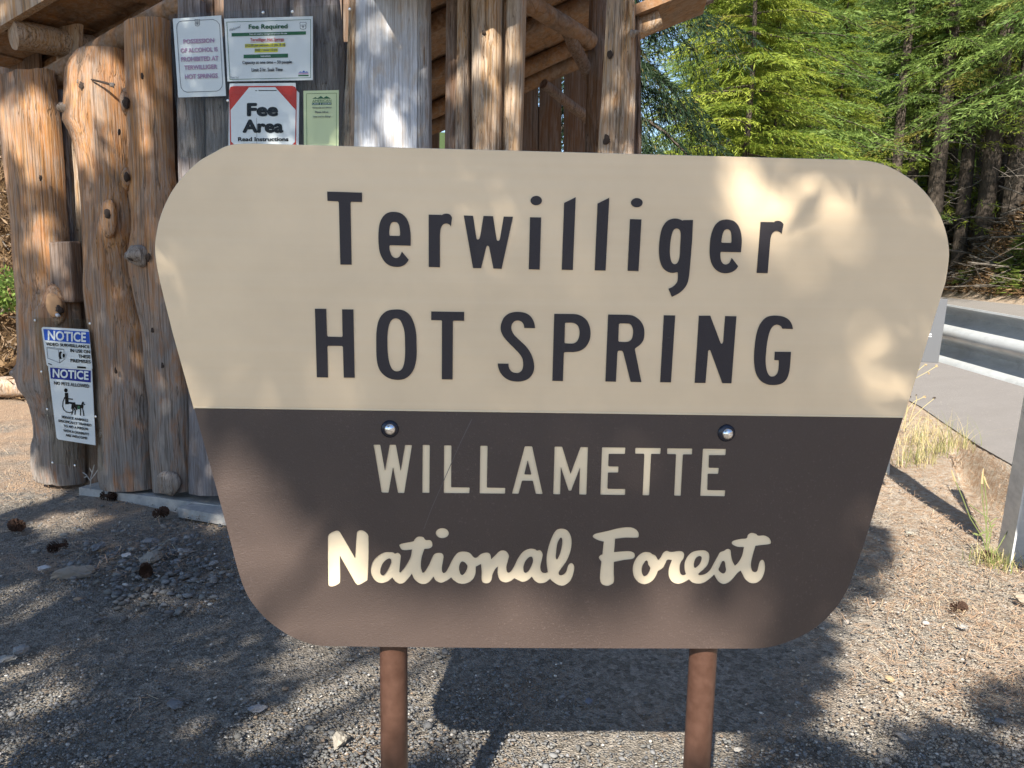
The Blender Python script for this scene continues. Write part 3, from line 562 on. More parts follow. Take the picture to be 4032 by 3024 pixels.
for (x, y, sl_, sd) in ((455, 1460, B_, 26), (470, 520, B_, 27), (600, 1300, C_, 28), (640, 1440, C_, 29), (560, 300, C_, 30), (160, 700, A_, 31)): lump(x, y, W1, .115 if sl_ is B_ else .095, .008, .016, .006, sl_, KNOT, 'knot', sd, .6)
# inner lining that closes the wall behind the slabs
pl = W1.off(.26); xs = [150, 225, 330, 420, 515, 600, 690, 760, 840, 930, 1030]
for i in range(len(xs) - 1):
    top = max(0, 440 - .62 * (xs[i] - 30)) - 40
    slab('lining_board', [(top + 30, xs[i] + 3, top, xs[i + 1] - 3), (1990, xs[i] + 60, 1990, xs[i + 1] + 60)], pl, WOOD_DARK, .02, .025, 30 + i, n=6, K=4, wob=.002)
slab('lining_board', [(250, -160, 200, 150), (440, -160, 440, 160)], W1.off(.3), WOOD_DARK, .02, .025, 29, n=5, K=4, wob=.002)
def log(name, pts, rad, material, n=14, seed=0, wob=.06, sub=5, parent=None):
    P = [np.array(p, float) for p in pts]; out = []; rr = []
    if not hasattr(rad, '__len__'): rad = [rad] * len(P)
    for i in range(len(P) - 1):
        for k in range(sub):
            u = k / sub; q = P[i] + (P[i + 1] - P[i]) * u
            q = q + .012 * np.array([nz(i + u, seed, 1, 1.7), nz(i + u, seed, 2, 1.7), nz(i + u, seed, 3, 1.7)]) * (0 if (i == 0 and k == 0) else 1)
            out.append(q); rr.append(rad[i] + (rad[i + 1] - rad[i]) * u)
    out.append(P[-1]); rr.append(rad[-1])
    o = autosmooth(MB().tube(out, rr, n, True, wob, seed).build(name, material, parent or sh), 50); o.pass_index = 100 + int(seed); return o
def px_r(p, pxr): return pxr / F * np.linalg.norm(p - CAM)
# wall plate log, running up behind the slab tops
t0, t1 = W1.off(.14).at(60, 402), W1.off(.14).at(770, -5); log('wall_plate_log', [t0, t1], [px_r(t0, 43), px_r(t1, 40)], WOOD_ROOF, seed=1)
# eave log whose cut end points at the viewer's left
e0 = W1.off(-.06).at(52, 138); e1 = horiz(e0[2] + .02).at(395, 198); log('eave_log', [e0, e1], [px_r(e0, 44), px_r(e1, 42)], WOOD_TAN, seed=2)
stub_p = e0
r0 = W1.off(.45).at(-90, 420); r1 = W1.off(.45).at(230, 258); log('rafter', [r0, r1], px_r(r0, 48), WOOD_ROOF, seed=3)
p0, p1 = W1.off(.30).at(270, 160), W1.off(.30).at(270, 80)
slab('backing_board', [(108, 228, 93, 312), (330, 215, 330, 300)], W1.off(.2), WOOD_TAN, .05, .03, 8, n=8)
# front barge board and the roof boards over the left wing
bp = W1.off(-.10); a0, a1 = bp.at(-170, 205), bp.at(260, -52); up_ = np.array([0, 0, .19])
o = MB(); o.box(a0, a1 - a0, up_, bp.n * .05); o.build('barge_board', WOOD_TAN, sh)
ri = (a1 - a0); nd = np.array([W1.n[0], W1.n[1], 0])
for i in range(9):       # roof boards run back from the barge board, lapped edge to edge
    u0, u1 = i / 7 - .1, (i + .995) / 7 - .1
    q = a0 + ri * u0 + nd * .05 + np.array([0, 0, .03 + .012 * (i % 2)]); MB().box(q, ri * (u1 - u0), nd * 3.0, (0, 0, .03)).build('roof_board', WOOD_ROOF, sh)
for dn in (.5, 1.3): 
    q0, q1 = a0 + nd * dn - ri * .1, a0 + nd * dn + ri * 1.1
    log('rafter', [q0 - np.array([0, 0, .04]), q1 - np.array([0, 0, .04])], .06, WOOD_ROOF, seed=int(dn * 10))
# ---- front (second) wall: slabs behind and beside the notice board
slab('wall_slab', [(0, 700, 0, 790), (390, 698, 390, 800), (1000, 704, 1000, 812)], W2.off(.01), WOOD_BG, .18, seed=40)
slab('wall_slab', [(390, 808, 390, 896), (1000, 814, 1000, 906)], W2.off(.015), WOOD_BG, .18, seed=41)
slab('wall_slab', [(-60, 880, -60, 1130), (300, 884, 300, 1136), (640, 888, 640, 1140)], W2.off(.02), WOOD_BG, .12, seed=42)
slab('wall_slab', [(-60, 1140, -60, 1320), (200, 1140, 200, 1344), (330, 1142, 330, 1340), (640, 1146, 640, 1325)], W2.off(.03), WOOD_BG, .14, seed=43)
slab('wall_slab', [(-60, 1376, -60, 1402), (20, 1374, 20, 1401), (320, 1362, 320, 1399), (640, 1332, 640, 1393)], W2, WOOD_TAN, .25, seed=44)
slab('wall_slab', [(-60, 1399, -60, 1645), (640, 1393, 640, 1641)], W2, WOOD_SILVER, .05, seed=45, wob=.004, K=24)
slab('wall_slab', [(-60, 1646, -60, 1686), (330, 1642, 330, 1690), (640, 1641, 640, 1692)], W2.off(.01), WOOD_GREY, .3, seed=46)
I1 = slab('post_slab', [(-60, 1757, -60, 1803), (330, 1754, 330, 1800), (660, 1750, 660, 1792)], W2.off(.02), WOOD_DARK, .1, .12, seed=47)
I2 = slab('post_slab', [(-60, 1801, -60, 1847), (330, 1798, 330, 1843), (660, 1790, 660, 1843)], W2, WOOD_TAN, .35, .1, seed=48, wob=.02)
I3 = slab('post_slab', [(-60, 1852, -60, 1977), (120, 1856, 120, 1974), (400, 1858, 400, 1974), (660, 1862, 660, 1972)], W2.off(-.005), WOOD_TAN, .25, .1, seed=49, wob=.016)
slab('post_slab', [(-60, 1846, -60, 1858), (660, 1840, 660, 1866)], W2.off(.05), WOOD_DARK, .02, .05, seed=59)
lump(1903, 132, W2, .035, .022, .034, .012, I3, WOOD_SPLINT, 'knot_collar', 40, .4); lump(1905, 130, W2, .047, .010, .012, .008, I3, KNOT, 'knot', 41, .5)
slab('post_slab', [(-60, 1993, -60, 2066), (330, 1987, 330, 2056), (660, 1980, 660, 2045)], W2, WOOD_TAN, .3, .08, seed=50)
K_ = slab('post_slab', [(-60, 2393, -60, 2490), (150, 2382, 150, 2450), (330, 2372, 330, 2450), (660, 2347, 660, 2440)], W2, WOOD_TAN, .2, .12, seed=51, wob=.012)
slab('post_slab', [(-60, 2470, -60, 2492), (0, 2452, 0, 2498), (60, 2448, 60, 2500), (330, 2446, 330, 2503), (660, 2434, 660, 2494)], W2.off(-.01), WOOD_TAN, .3, .12, seed=52, wob=.03)
lump(2402, 213, W2, .032, .013, .020, .006, K_, KNOT, 'knot', 42, .5); lump(2388, 550, W2, .032, .016, .024, .006, K_, KNOT, 'knot', 43, .5); broken([(2490, 133), (2500, 128), (2512, 124)], W2, (.05, .06, .06), [.02, .012, .008], K_, WOOD_SPLINT, 23)
slab('post_slab', [(47, 2494, 47, 2517), (660, 2490, 660, 2524)], W2.off(.15), WOOD_DARK, .02, .06, seed=53)
slab('post_slab', [(47, 2516, 47, 2521), (660, 2516, 660, 2527)], W2.off(.19), WOOD_TAN, .02, .06, seed=54)
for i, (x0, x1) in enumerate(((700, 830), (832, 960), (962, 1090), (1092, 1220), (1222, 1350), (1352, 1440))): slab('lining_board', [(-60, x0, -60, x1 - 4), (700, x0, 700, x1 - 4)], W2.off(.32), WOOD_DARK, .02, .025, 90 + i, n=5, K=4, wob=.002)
# rafters of the front roof, seen through the gaps, and the roof boards above them
raf = [(-.35, (1723, -205), (2723, -655), 36), (.55, (1723, 85), (2723, -365), 32), (1.3, (1723, 278), (2723, -172), 32), (2.0, (1723, 425), (2723, -25), 28), (2.15, (1723, 490), (2723, 40), 30)]
ends = []
for i, (dn, A, B, pr) in enumerate(raf):
    pl = W2.off(dn); a, b = pl.at(*A), pl.at(*B); dd = b - a; a2 = a - dd * .28; b2 = a + dd * (.72 if i < 3 else .68)
    log('rafter', [a2, b2], px_r(a, pr), WOOD_ROOF, seed=60 + i); ends.append((a2 + np.array([0, 0, px_r(a, pr) * 1.05]), dd))
for i in range(len(ends) - 1):
    (a, da), (b, db) = ends[i], ends[i + 1]; m = 11
    for k in range(m):
        u0, u1 = k / m, (k + 1.0) / m
        P = [a + da * u0, a + da * u1, b + db * u1, b + db * u0]; z = np.array([0, 0, .03 + .008 * (k % 2)]); P = [q_ + np.array([0, 0, .004 * (k % 2)]) for q_ in P]
        MB().add(P + [p + z for p in P], [(0, 1, 2, 3), (7, 6, 5, 4), (0, 4, 5, 1), (1, 5, 6, 2), (2, 6, 7, 3), (3, 7, 4, 0)]).build('roof_board', WOOD_ROOF, sh)
# braces and inner posts
b0, b1 = W2.off(.10).at(2010, -30), W2.off(.75).at(2325, 165); log('brace_log', [b0, b1], [px_r(b0, 36), px_r(b1, 30)], WOOD_ROOF, seed=70)
b0, b1 = W2.off(.55).at(2228, 108), W2.off(.95).at(2345, 356); log('brace_log', [b0, b1], [px_r(b0, 24), px_r(b1, 22)], WOOD_DARK, seed=71)
b0, b1 = W2.off(1.3).at(2140, 330), W2.off(1.75).at(2330, 480); log('brace_log', [b0, b1], [px_r(b0, 18), px_r(b1, 20)], WOOD_DARK, seed=72)
slab('inner_post', [(-40, 2322, -40, 2400), (660, 2300, 660, 2384)], W2.off(.8), WOOD_DARK, .2, .1, seed=73)
# back wall boards with daylight between some of them
bw = W2.off(2.15); xs = [1690, 1735, 2040, 2118, 2126, 2132, 2215, 2222, 2310, 2400]
for (x0, x1, yt) in ((1690, 1728, 515), (2040, 2119, 330), (2124, 2211, 288), (2221, 2306, 240), (2306, 2420, 200)):
    slab('back_board', [(yt, x0, yt - 30, x1), (700, x0 - 3, 700, x1 - 3), (1500, x0 - 6, 1500, x1 - 6)], bw, WOOD_DARK, .03, .03, x0, n=10, K=6, wob=.006)
slab('back_board', [(420, 2112, 420, 2130), (700, 2112, 700, 2130), (1500, 2106, 1500, 2124)], bw.off(.05), WOOD_DARK, .03, .02, 81, n=6, K=4)
slab('back_board', [(600, 2200, 600, 2230), (1500, 2195, 1500, 2225)], bw.off(.05), WOOD_DARK, .03, .02, 82, n=6, K=4)
# right eave: log end and roof edge
g0, g1 = W2.off(.22).at(2480, 128), W2.off(.22).at(2596, 72); log('eave_log', [g0, g1], [px_r(g0, 36), px_r(g1, 33)], WOOD_TAN, seed=74, sub=3)
g0, g1 = W2.off(.5).at(2490, 125), W2.off(.5).at(2800, -18); log('roof_edge_log', [g0, g1], [px_r(g0, 20), px_r(g1, 24)], WOOD_DARK, seed=75)
g0, g1 = W2.off(.12).at(2470, 70), W2.off(.12).at(2800, -62); MB().box(g0, g1 - g0, (0, 0, .05), W2.n * .45).build('roof_board', WOOD_ROOF, sh)
# concrete footing
CONC = mat('concrete', rough=.9, spec=.2); t = NT(CONC); c = t.coord('Object'); cn = t.noise(c, 14, 6, .65)
t.color(t.mix(t.ramp(cn, [(.3, 0), (.7, 1)]), (.22, .22, .215), (.40, .385, .36))); t.bump(t.noise(c, 120, 4), .3, .004)
f0 = GROUND.at(312, 1945); f1 = GROUND.at(900, 2022); zt = W1.at(600, 1938)[2]
MB().box(f0 - np.array([0, 0, .06]), f1 - f0, (0, 0, zt + .055), W1.n * 1.2).build('footing', CONC, sh)
f2 = GROUND.at(880, 2020); u2 = np.array([W2.n[1], -W2.n[0], 0])
MB().box(f2 - np.array([0, 0, .06]), u2 * 2.5, (0, 0, zt + .05), W2.n * 2.4).build('footing', CONC, sh)
f3 = W1.off(-.14).at(700, 1990); MB().box(np.array([f3[0], f3[1], -.02]), np.array([math.cos(math.radians(22)), -math.sin(math.radians(22)), 0]) * .5, (0, 0, .055), W1.n * .2).build('footing', CONC, sh)

# ================================================================ NOTICES
def sheet(name, quad, o, k, pl, thick, m, parent=None, bev=0):
    P = [pl.at(o[0] + x * k, o[1] + y * k) for x, y in quad]; n = len(P)
    return MB().add(P + [p - pl.n * thick for p in P], [tuple(range(n)), tuple(reversed(range(n, 2 * n)))] + [(i, i + n, (i + 1) % n + n, (i + 1) % n) for i in range(n)]).build(name, m, parent)
PLEX = mat('clear_plastic', rough=.12); t = NT(PLEX); tr = t.n('ShaderNodeBsdfTransparent'); tr.inputs[0].default_value = (.93, .94, .93, 1)
gl = t.n('ShaderNodeBsdfGlossy'); gl.inputs['Roughness'].default_value = .15; mx = t.n('ShaderNodeMixShader'); mx.inputs[0].default_value = .008
t.l(tr.outputs[0], mx.inputs[1]); t.l(gl.outputs[0], mx.inputs[2]); t.l(mx.outputs[0], t.out.inputs[0])
NB = W2.off(-.072); O2 = (600, 0); K2 = .36166
def notice(name, label, quad, o, k, pl, m=WHITE, thick=.0025):
    c = pl.at(o[0] + sum(q[0] for q in quad) / len(quad) * k, o[1] + max(q[1] for q in quad) * k)
    e = empty(name, tuple(c), label, 'notice'); sheet('panel', quad, o, k, pl, thick, m, e); return e, Print(o[0], o[1], k, pl.off(-thick))
def shield(p, x, y, w, h, m, inner):
    S = lambda pts: [(x + a * w, y + b * h) for a, b in pts]
    out = [(.05, .0), (.3, .05), (.5, 0), (.7, .05), (.95, 0), (1, .2), (.94, .4), (.98, .7), (.85, .9), (.6, .94), (.5, 1), (.4, .94), (.15, .9), (.02, .7), (.06, .4), (0, .2)]
    p.poly(m, S(out), .0012); p.poly(inner, S([(.5 + (a - .5) * .84, .5 + (b - .5) * .86) for a, b in out]), .0016)
    p.poly(m, S([(.5, .18), (.64, .68), (.36, .68)]), .002); p.poly(m, S([(.46, .68), (.54, .68), (.54, .8), (.46, .8)]), .002)
    p.text(m, 'U', (x + .16 * w, y + .3 * h), (x + .32 * w, y + .3 * h), h * .28, 0, .02); p.text(m, 'S', (x + .7 * w, y + .3 * h), (x + .86 * w, y + .3 * h), h * .28, 0, .02)
# fee poster
e, p = notice('fee_poster', 'white landscape poster with green bars and a yellow highlighted price', [(785, 205), (1748, 178), (1748, 872), (820, 888)], O2, K2, NB)
p.line(GREEN, [(810, 240), (1722, 212), (1722, 845), (845, 865)], 5, closed=True)
p.text(GREEN, 'Fee Required', (1047, 266), (1472, 258), 66, 1, .03)
p.text(GREYP, 'Welcome!', (838, 312), (960, 268), 32, 3, .005, .35)
p.poly(GREEN, [(862, 360), (1672, 340), (1672, 377), (862, 398)]); p.text(WHITEP, 'Fees are used to manage and protect this site', (1058, 362), (1466, 352), 25, 0, .012, lift=.0022)
p.text(REDTXT, 'Terwilliger Hot Springs', (1065, 416), (1432, 408), 44, 0, .02); p.line(REDTXT, [(1065, 459), (1432, 451)], 3)
p.poly(YELLOW, [(1006, 478), (1448, 466), (1448, 509), (1006, 521)]); p.text(GREYP, '$12.00 per person- 12 yrs. & up', (1010, 480), (1446, 468), 38, 0, .012, lift=.0022)
p.poly(YELLOW, [(1113, 530), (1366, 523), (1366, 566), (1113, 573)]); p.text(GREYP, 'FREE - Under 12 yrs.', (1116, 533), (1362, 526), 34, 0, .012, lift=.0022)
p.poly(GREEN, [(993, 595), (1477, 583), (1477, 627), (993, 636)]); p.text(WHITEP, 'Instructions', (1180, 600), (1286, 597), 21, 0, .01, lift=.0022)
p.text(BLACK, 'Capacity at one time \u2013 50 people', (978, 663), (1517, 655), 45, 0, .01); p.text(BLACK, 'Limit 2 hr. Soak Time', (1080, 740), (1418, 735), 40, 0, .012)
p.text(GREYP, 'Thank You!', (848, 833), (940, 831), 22, 2, .005, .3)
shield(p, 1603, 238, 74, 88, GREYP, WHITEP)
p.poly(BLUE, [(1590, 790), (1610, 778), (1630, 786), (1648, 766), (1664, 784), (1682, 776), (1700, 790)]); p.poly(PINK, [(1590, 795), (1700, 793), (1700, 808), (1590, 811)]); p.poly(GREEN, [(1588, 816), (1702, 814), (1702, 829), (1588, 831)])
p.build(e, {GREEN: 'green_printing', WHITEP: 'white_lettering', REDTXT: 'red_lettering', YELLOW: 'highlight', BLACK: 'black_lettering', GREYP: 'grey_lettering', BLUE: 'emblem', PINK: 'emblem'})
# alcohol notice
e, p = notice('alcohol_notice', 'white portrait notice with rounded border and faded violet capitals', [(225, 205), (750, 168), (803, 1045), (285, 1062)], O2, K2, NB)
p.line(GREYP, [(322, 228), (660, 212), (700, 228), (728, 262), (734, 300), (764, 900), (758, 940), (735, 975), (700, 992), (375, 1003), (340, 990), (314, 955), (305, 900), (264, 300), (270, 262), (292, 238)], 6, closed=True)
for s_, a, b, h_ in (('POSSESSION', (335, 428), (672, 413), 50), ('OF ALCOHOL IS', (305, 525), (710, 510), 50), ('PROHIBITED AT', (310, 621), (718, 607), 52), ('TERWILLIGER', (345, 712), (703, 699), 50), ('HOT SPRINGS', (352, 810), (710, 796), 52)):
    p.text(PINK, s_, a, b, h_, 2, .035)
shield(p, 460, 208, 58, 82, GREYP, LGREY)
p.build(e, {PINK: 'violet_lettering', GREYP: 'border', LGREY: 'emblem'})
# fee area sign
e, p = notice('fee_area_sign', 'white octagon on red corner sign under the fee poster', [(845, 910), (1560, 903), (1566, 980), (1600, 1010), (1592, 1720), (828, 1720), (838, 1000)], O2, K2, NB.off(.002))
p.poly(RED, [(835, 985), (850, 948), (885, 936), (1525, 934), (1556, 948), (1571, 985), (1563, 1700), (848, 1700)])
p.poly(WHITEP, [(1052, 952), (1337, 950), (1560, 1198), (1552, 1545), (1400, 1690), (1000, 1690), (858, 1540), (852, 1198)], .0018)
for s_, a, b, h_, bo in (('Fee', (1028, 1120), (1370, 1120), 148, .05), ('Area', (980, 1300), (1428, 1300), 148, .05), ('Read Instructions', (932, 1492), (1482, 1492), 46, .04)): p.text(BLACK, s_, a, b, h_, 0, bo, lift=.0024)
p.line(BLACK, [(1160, 986), (1348, 985)], 9, .0024); p.line(BLACK, [(1122, 987), (1138, 987)], 7, .0024); p.line(BLACK, [(1134, 1285), (1138, 1560)], 3, .0026)
p.build(e, {RED: 'red_corners', WHITEP: 'white_octagon', BLACK: 'black_lettering'})
# lime card
e, p = notice('comment_card', 'pale lime portrait card with a small green mountain emblem', [(1647, 990), (2030, 982), (2030, 1720), (1652, 1720)], O2, K2, NB.off(.001), CARD)
p.line(GREEN, [(1678, 1020), (2004, 1014), (2002, 1700), (1682, 1700)], 4, closed=True)
p.poly(GREEN, [(1740, 1076), (1775, 1056), (1795, 1070), (1835, 1044), (1862, 1066), (1895, 1046), (1945, 1074)]); p.text(GREEN, 'AMERICAN', (1740, 1086), (1948, 1081), 28, 0, .005)
p.poly(GREEN, [(1737, 1118), (1950, 1114), (1950, 1141), (1737, 1144)]); p.text(WHITEP, 'LAND & LEISURE', (1743, 1122), (1944, 1118), 18, 0, .005, lift=.0022)
p.text(GREYP, 'TERWILLIGER HOT SPRINGS', (1737, 1167), (1950, 1164), 13, 0, .02); p.text(GREYP, 'Please tell us', (1772, 1208), (1915, 1205), 24, 0, .01); p.text(GREYP, "how we're doing!", (1748, 1259), (1940, 1256), 26, 0, .01)
p.build(e, {GREEN: 'green_printing', WHITEP: 'white_lettering', GREYP: 'grey_lettering'})
ps = sheet('plastic_sheet', [(178, 160), (2150, 45), (2135, 1720), (300, 1720)], O2, K2, NB.off(-.012), .003, PLEX); tag(ps, 'large clear plastic sheet screwed over the fee poster and its neighbours', 'plastic sheet')
SCREW = mat('screw_head', (.7, .7, .68), .3, .9)
for (x, y) in ((1523, 128), (2148, 100), (1205, 135), (820, 1095)): dome(NB.off(-.016).at(600 + x * K2, y * K2), NB.n, .008, .004, 'screw', SCREW, ps, 10, 3)
# two blue-headed notices on the left wall
NL = W1.off(-.112); O1 = (0, 1200); K1 = .51224
e, p = notice('video_notice', 'white notice with bright blue header and a drawn security camera', [(322, 182), (332, 170), (676, 190), (686, 202), (712, 490), (704, 496), (372, 472), (362, 462)], O1, K1, NL.off(-.004))
p.poly(BLUE, [(332, 186), (684, 208), (692, 301), (343, 272)]); p.text(WHITEP, 'NOTICE', (364, 196), (660, 213), 76, 4, .03, .06, lift=.0024)
for s_, a, b, h_ in (('VIDEO SURVEILLANCE', (350, 288), (686, 312), 24), ('IN USE ON', (538, 338), (690, 349), 26), ('THESE', (601, 382), (693, 388), 26), ('PREMISES', (540, 415), (696, 426), 26)): p.text(BLACK, s_, a, b, h_, 2, .02)
for l_ in ([(360, 330), (448, 345), (490, 342), (400, 328)], [(448, 345), (458, 447), (366, 410), (360, 330)], [(448, 345), (490, 342), (497, 418), (458, 447)]): p.line(GREYP, l_, 3.5, closed=True)
p.poly(BLACK, [(466 + 17 * math.cos(a), 388 + 30 * math.sin(a)) for a in np.linspace(0, 6.28, 18, False)]); p.poly(LGREY, [(488 + 20 * math.cos(a), 390 + 29 * math.sin(a)) for a in np.linspace(0, 6.28, 18, False)], .002); p.poly(BLACK, [(490 + 9 * math.cos(a), 391 + 16 * math.sin(a)) for a in np.linspace(0, 6.28, 14, False)], .0026)
p.poly(BLACK, [(592, 472), (660, 477), (661, 491), (593, 486)]); p.line(BLACK, [(372, 452), (395, 460)], 7)
p.build(e, {BLUE: 'blue_header', WHITEP: 'white_lettering', BLACK: 'black_lettering', GREYP: 'camera_drawing', LGREY: 'camera_drawing'})
e, p = notice('pet_notice', 'long white notice with dark blue header and a wheelchair user with a dog', [(372, 470), (708, 496), (737, 1080), (450, 1034), (438, 1020)], O1, K1, NL)
p.poly(NAVY, [(384, 482), (698, 506), (698, 598), (390, 567)]); p.text(WHITEP, 'NOTICE', (402, 490), (680, 511), 68, 3, .03, .06, lift=.0024)
for s_, a, b, h_ in (('NO PETS ALLOWED', (414, 587), (684, 613), 27), ('SERVICE ANIMALS', (472, 851), (676, 880), 20), ('SPECIFICALLY TRAINED', (447, 881), (700, 917), 20), ('TO AID A PERSON', (488, 921), (673, 946), 20), ('WITH A DISABILITY', (485, 956), (682, 986), 20), ('ARE WELCOME', (502, 992), (667, 1016), 20)): p.text(BLACK, s_, a, b, h_, 2, .018)
p.poly(BLACK, [(506 + 14 * math.cos(a), 658 + 16 * math.sin(a)) for a in np.linspace(0, 6.28, 16, False)])
p.line(BLACK, [(511, 690), (514, 752)], 26); p.line(BLACK, [(518, 722), (556, 726)], 9); p.line(BLACK, [(514, 752), (570, 758), (588, 800)], 15)
p.line(BLACK, [(497 , 712), (484, 745), (481, 780), (490, 806), (510, 824), (535, 830), (556, 822)], 7)
p.line(BLACK, [(562, 776), (628, 782)], 26, .0018); p.line(BLACK, [(556, 780), (560, 812), (552, 840)], 9); p.line(BLACK, [(566, 790), (578, 815), (576, 842)], 8); p.line(BLACK, [(620, 790), (618, 848)], 8); p.line(BLACK, [(632, 788), (640, 820), (644, 850)], 8); p.line(BLACK, [(628, 772), (638, 752)], 13); p.line(BLACK, [(632, 757), (650, 766)], 9); p.line(BLACK, [(552, 775), (548, 800)], 5)
p.poly(GREEN, [(596, 776), (614, 778), (614, 804), (597, 802)], .0026)
p.build(e, {NAVY: 'blue_header', WHITEP: 'white_lettering', BLACK: 'black_lettering', GREEN: 'dog_vest'})
ps = sheet('plastic_sheet', [(253, 97), (692, 110), (758, 560), (757, 700), (792, 1278), (575, 1240), (402, 1216)], O1, K1, NL.off(-.012), .003, PLEX); tag(ps, 'clear plastic sheet screwed over the two blue-headed notices', 'plastic sheet')
for (x, y) in ((268, 120), (318, 515), (362, 803), (403, 1214), (575, 1236), (690, 145), (735, 860)): dome(NL.off(-.016).at(x * K1, 1200 + y * K1), NL.n, .008, .004, 'screw', SCREW, ps, 10, 3)
# ================================================================ GUARDRAIL
GALV = mat('galvanised_steel', rough=.45, metal=.25, spec=.5); t = NT(GALV); c = t.coord('Object')
gv = t.n('ShaderNodeTexVoronoi', Scale=38.0); t.l(c, gv.inputs['Vector']); gb = t.n('ShaderNodeRGBToBW'); t.l(gv.outputs['Color'], gb.inputs[0])
gn = t.noise(t.coord('Object', (3, 3, 14)), 2, 5, .65)
t.color(t.mix(t.ramp(gn, [(.3, 0), (.7, 1)]), t.mix(gb.outputs[0], (.38, .395, .39), (.50, .515, .51)), (.56, .575, .57))); t.roughness(t.ramp(gn, [(.3, .5), (.7, .3)]))
gA, gB = np.array([2.37, 4.16]), np.array([2.30, 3.46]); gd = gB - gA; gd /= np.linalg.norm(gd)
gpl = Plane((gA[0], gA[1], 0), (-gd[1], gd[0], 0)) if -gd[1] > 0 else Plane((gA[0], gA[1], 0), (gd[1], -gd[0], 0))
tA, bA, tB, bB = gpl.at(3722, 1196), gpl.at(3690, 1420), gpl.at(4032, 1249), gpl.at(4032, 1520)
gr = empty('guardrail', tuple(GROUND.at(3960, 2215)), 'galvanised corrugated guardrail on steel posts between the gravel and the road', 'guardrail')
prof = [(.004, 0), (.006, .03), (-.02, .07), (-.075, .14), (-.085, .22), (-.07, .28), (-.015, .36), (.012, .42), (.016, .5), (.008, .57), (-.02, .63), (-.07, .70), (-.085, .76), (-.07, .84), (-.015, .90), (.006, .93), (.016, 1.0)]
mb = MB(); V = []; Fs = []; n = len(prof); steps = [-.35, 0, .5, 1, 2, 3, 4, 5]
nrm = -gpl.n
for s_ in steps:
    u = s_ / ((tB - tA)[:2] @ gd); top = tA + (tB - tA) * u; bot = bA + (bB - bA) * u
    for (o_, h_) in prof: V.append(top + (bot - top) * h_ + nrm * o_)
for s_ in steps:
    u = s_ / ((tB - tA)[:2] @ gd); top = tA + (tB - tA) * u; bot = bA + (bB - bA) * u
    for (o_, h_) in prof: V.append(top + (bot - top) * h_ + nrm * (o_ - .005))
m = len(steps); off = m * n
for j in range(m - 1):
    for k in range(n - 1):
        Fs.append((j * n + k, j * n + k + 1, (j + 1) * n + k + 1, (j + 1) * n + k)); Fs.append((off + j * n + k + 1, off + j * n + k, off + (j + 1) * n + k, off + (j + 1) * n + k + 1))
    Fs.append((j * n, (j + 1) * n, off + (j + 1) * n, off + j * n)); Fs.append((j * n + n - 1, off + j * n + n - 1, off + (j + 1) * n + n - 1, (j + 1) * n + n - 1))
for k in range(n - 1): Fs.append((k, off + k, off + k + 1, k + 1))
autosmooth(mk('rail', V, Fs, GALV, gr), 50)
ep = Plane((0, 4.10, 0), (0.03, 1, 0)); q = [ep.at(3560, 1168), ep.at(3733, 1178), ep.at(3695, 1429), ep.at(3520, 1420)]
bevel(MB().add(q + [p + np.array([0, .008, 0]) for p in q], [(3, 2, 1, 0), (4, 5, 6, 7), (0, 1, 5, 4), (1, 2, 6, 5), (2, 3, 7, 6), (3, 0, 4, 7)]).build('end_plate', mat('dull_grey_plate', (.12, .125, .135), .55, .2), gr), .002)
LBL = mat('rail_label', (.7, .72, .74), .5); lb = ep.off(-.003)
for (x0, y0, x1, y1) in ((3630, 1313, 3668, 1318), (3638, 1322, 3668, 1326)): MB().add([lb.at(x0, y0), lb.at(x1, y0 + 1), lb.at(x1, y1 + 1), lb.at(x0, y1)], [(3, 2, 1, 0)]).build('label_strip', LBL, gr)
def ipost(g1, g2, top, name='post'):
    """H section: near flange g1-g2, web and far flange behind it, leaning to top (position of g1 up there)"""
    g1, g2, top = map(np.array, (g1, g2, top)); fl = g2 - g1; lean = top - g1; dp = np.array([-fl[1], fl[0], 0]); dp = dp / np.linalg.norm(dp) * .15
    if dp[0] < 0: dp = -dp
    th = .009; tv = dp / .15 * th; base = g1 - lean * .15; L = lean * 1.15
    mb = MB(); mb.box(base, fl, tv, L); mb.box(base + dp, fl, tv, L); mid = base + fl * .47 + tv * 1.02; mb.box(mid, fl / np.linalg.norm(fl) * th, dp - tv * 1.04, L)
    return mb.build(name, GALV, gr)
g1, g2 = GROUND.at(3926, 2167), GROUND.at(3975, 2231); tp = Plane((0, g1[1], 0), (0, 1, 0)).at(4024, 1600); tp = g1 + (tp - g1) * 1.5
ipost(g1, g2, tp)
g1 = GROUND.at(3384, 1845); g2 = GROUND.at(3420, 1862); ipost(g1, g2, (g1[0] - .03, g1[1], .95))

# ================================================================ UNSEEN SHADE-CASTING CONIFER (ADDED) AND LEAF GEOMETRY
LEAFM = {}
def leafmat(name, lo, hi, trans=.35, rough=.55):
    m = bpy.data.materials.new(name); m.use_nodes = True; t = NT(m); at = t.n('ShaderNodeAttribute', attribute_name='tint'); sep = t.n('ShaderNodeSeparateXYZ'); t.l(at.outputs['Color'], sep.inputs[0])
    col = t.mix(sep.outputs[0], lo, hi); col = t.mix(sep.outputs[1], col, (.30, .21, .045)); t.color(col); t.b.inputs['Roughness'].default_value = rough; t.b.inputs['Specular IOR Level'].default_value = .25
    tl = t.n('ShaderNodeBsdfTranslucent'); mx = t.n('ShaderNodeMixShader'); mx.inputs[0].default_value = trans
    t.l(col, tl.inputs[0]); t.l(t.b.outputs[0], mx.inputs[1]); t.l(tl.outputs[0], mx.inputs[2]); t.l(mx.outputs[0], t.out.inputs[0]); return m
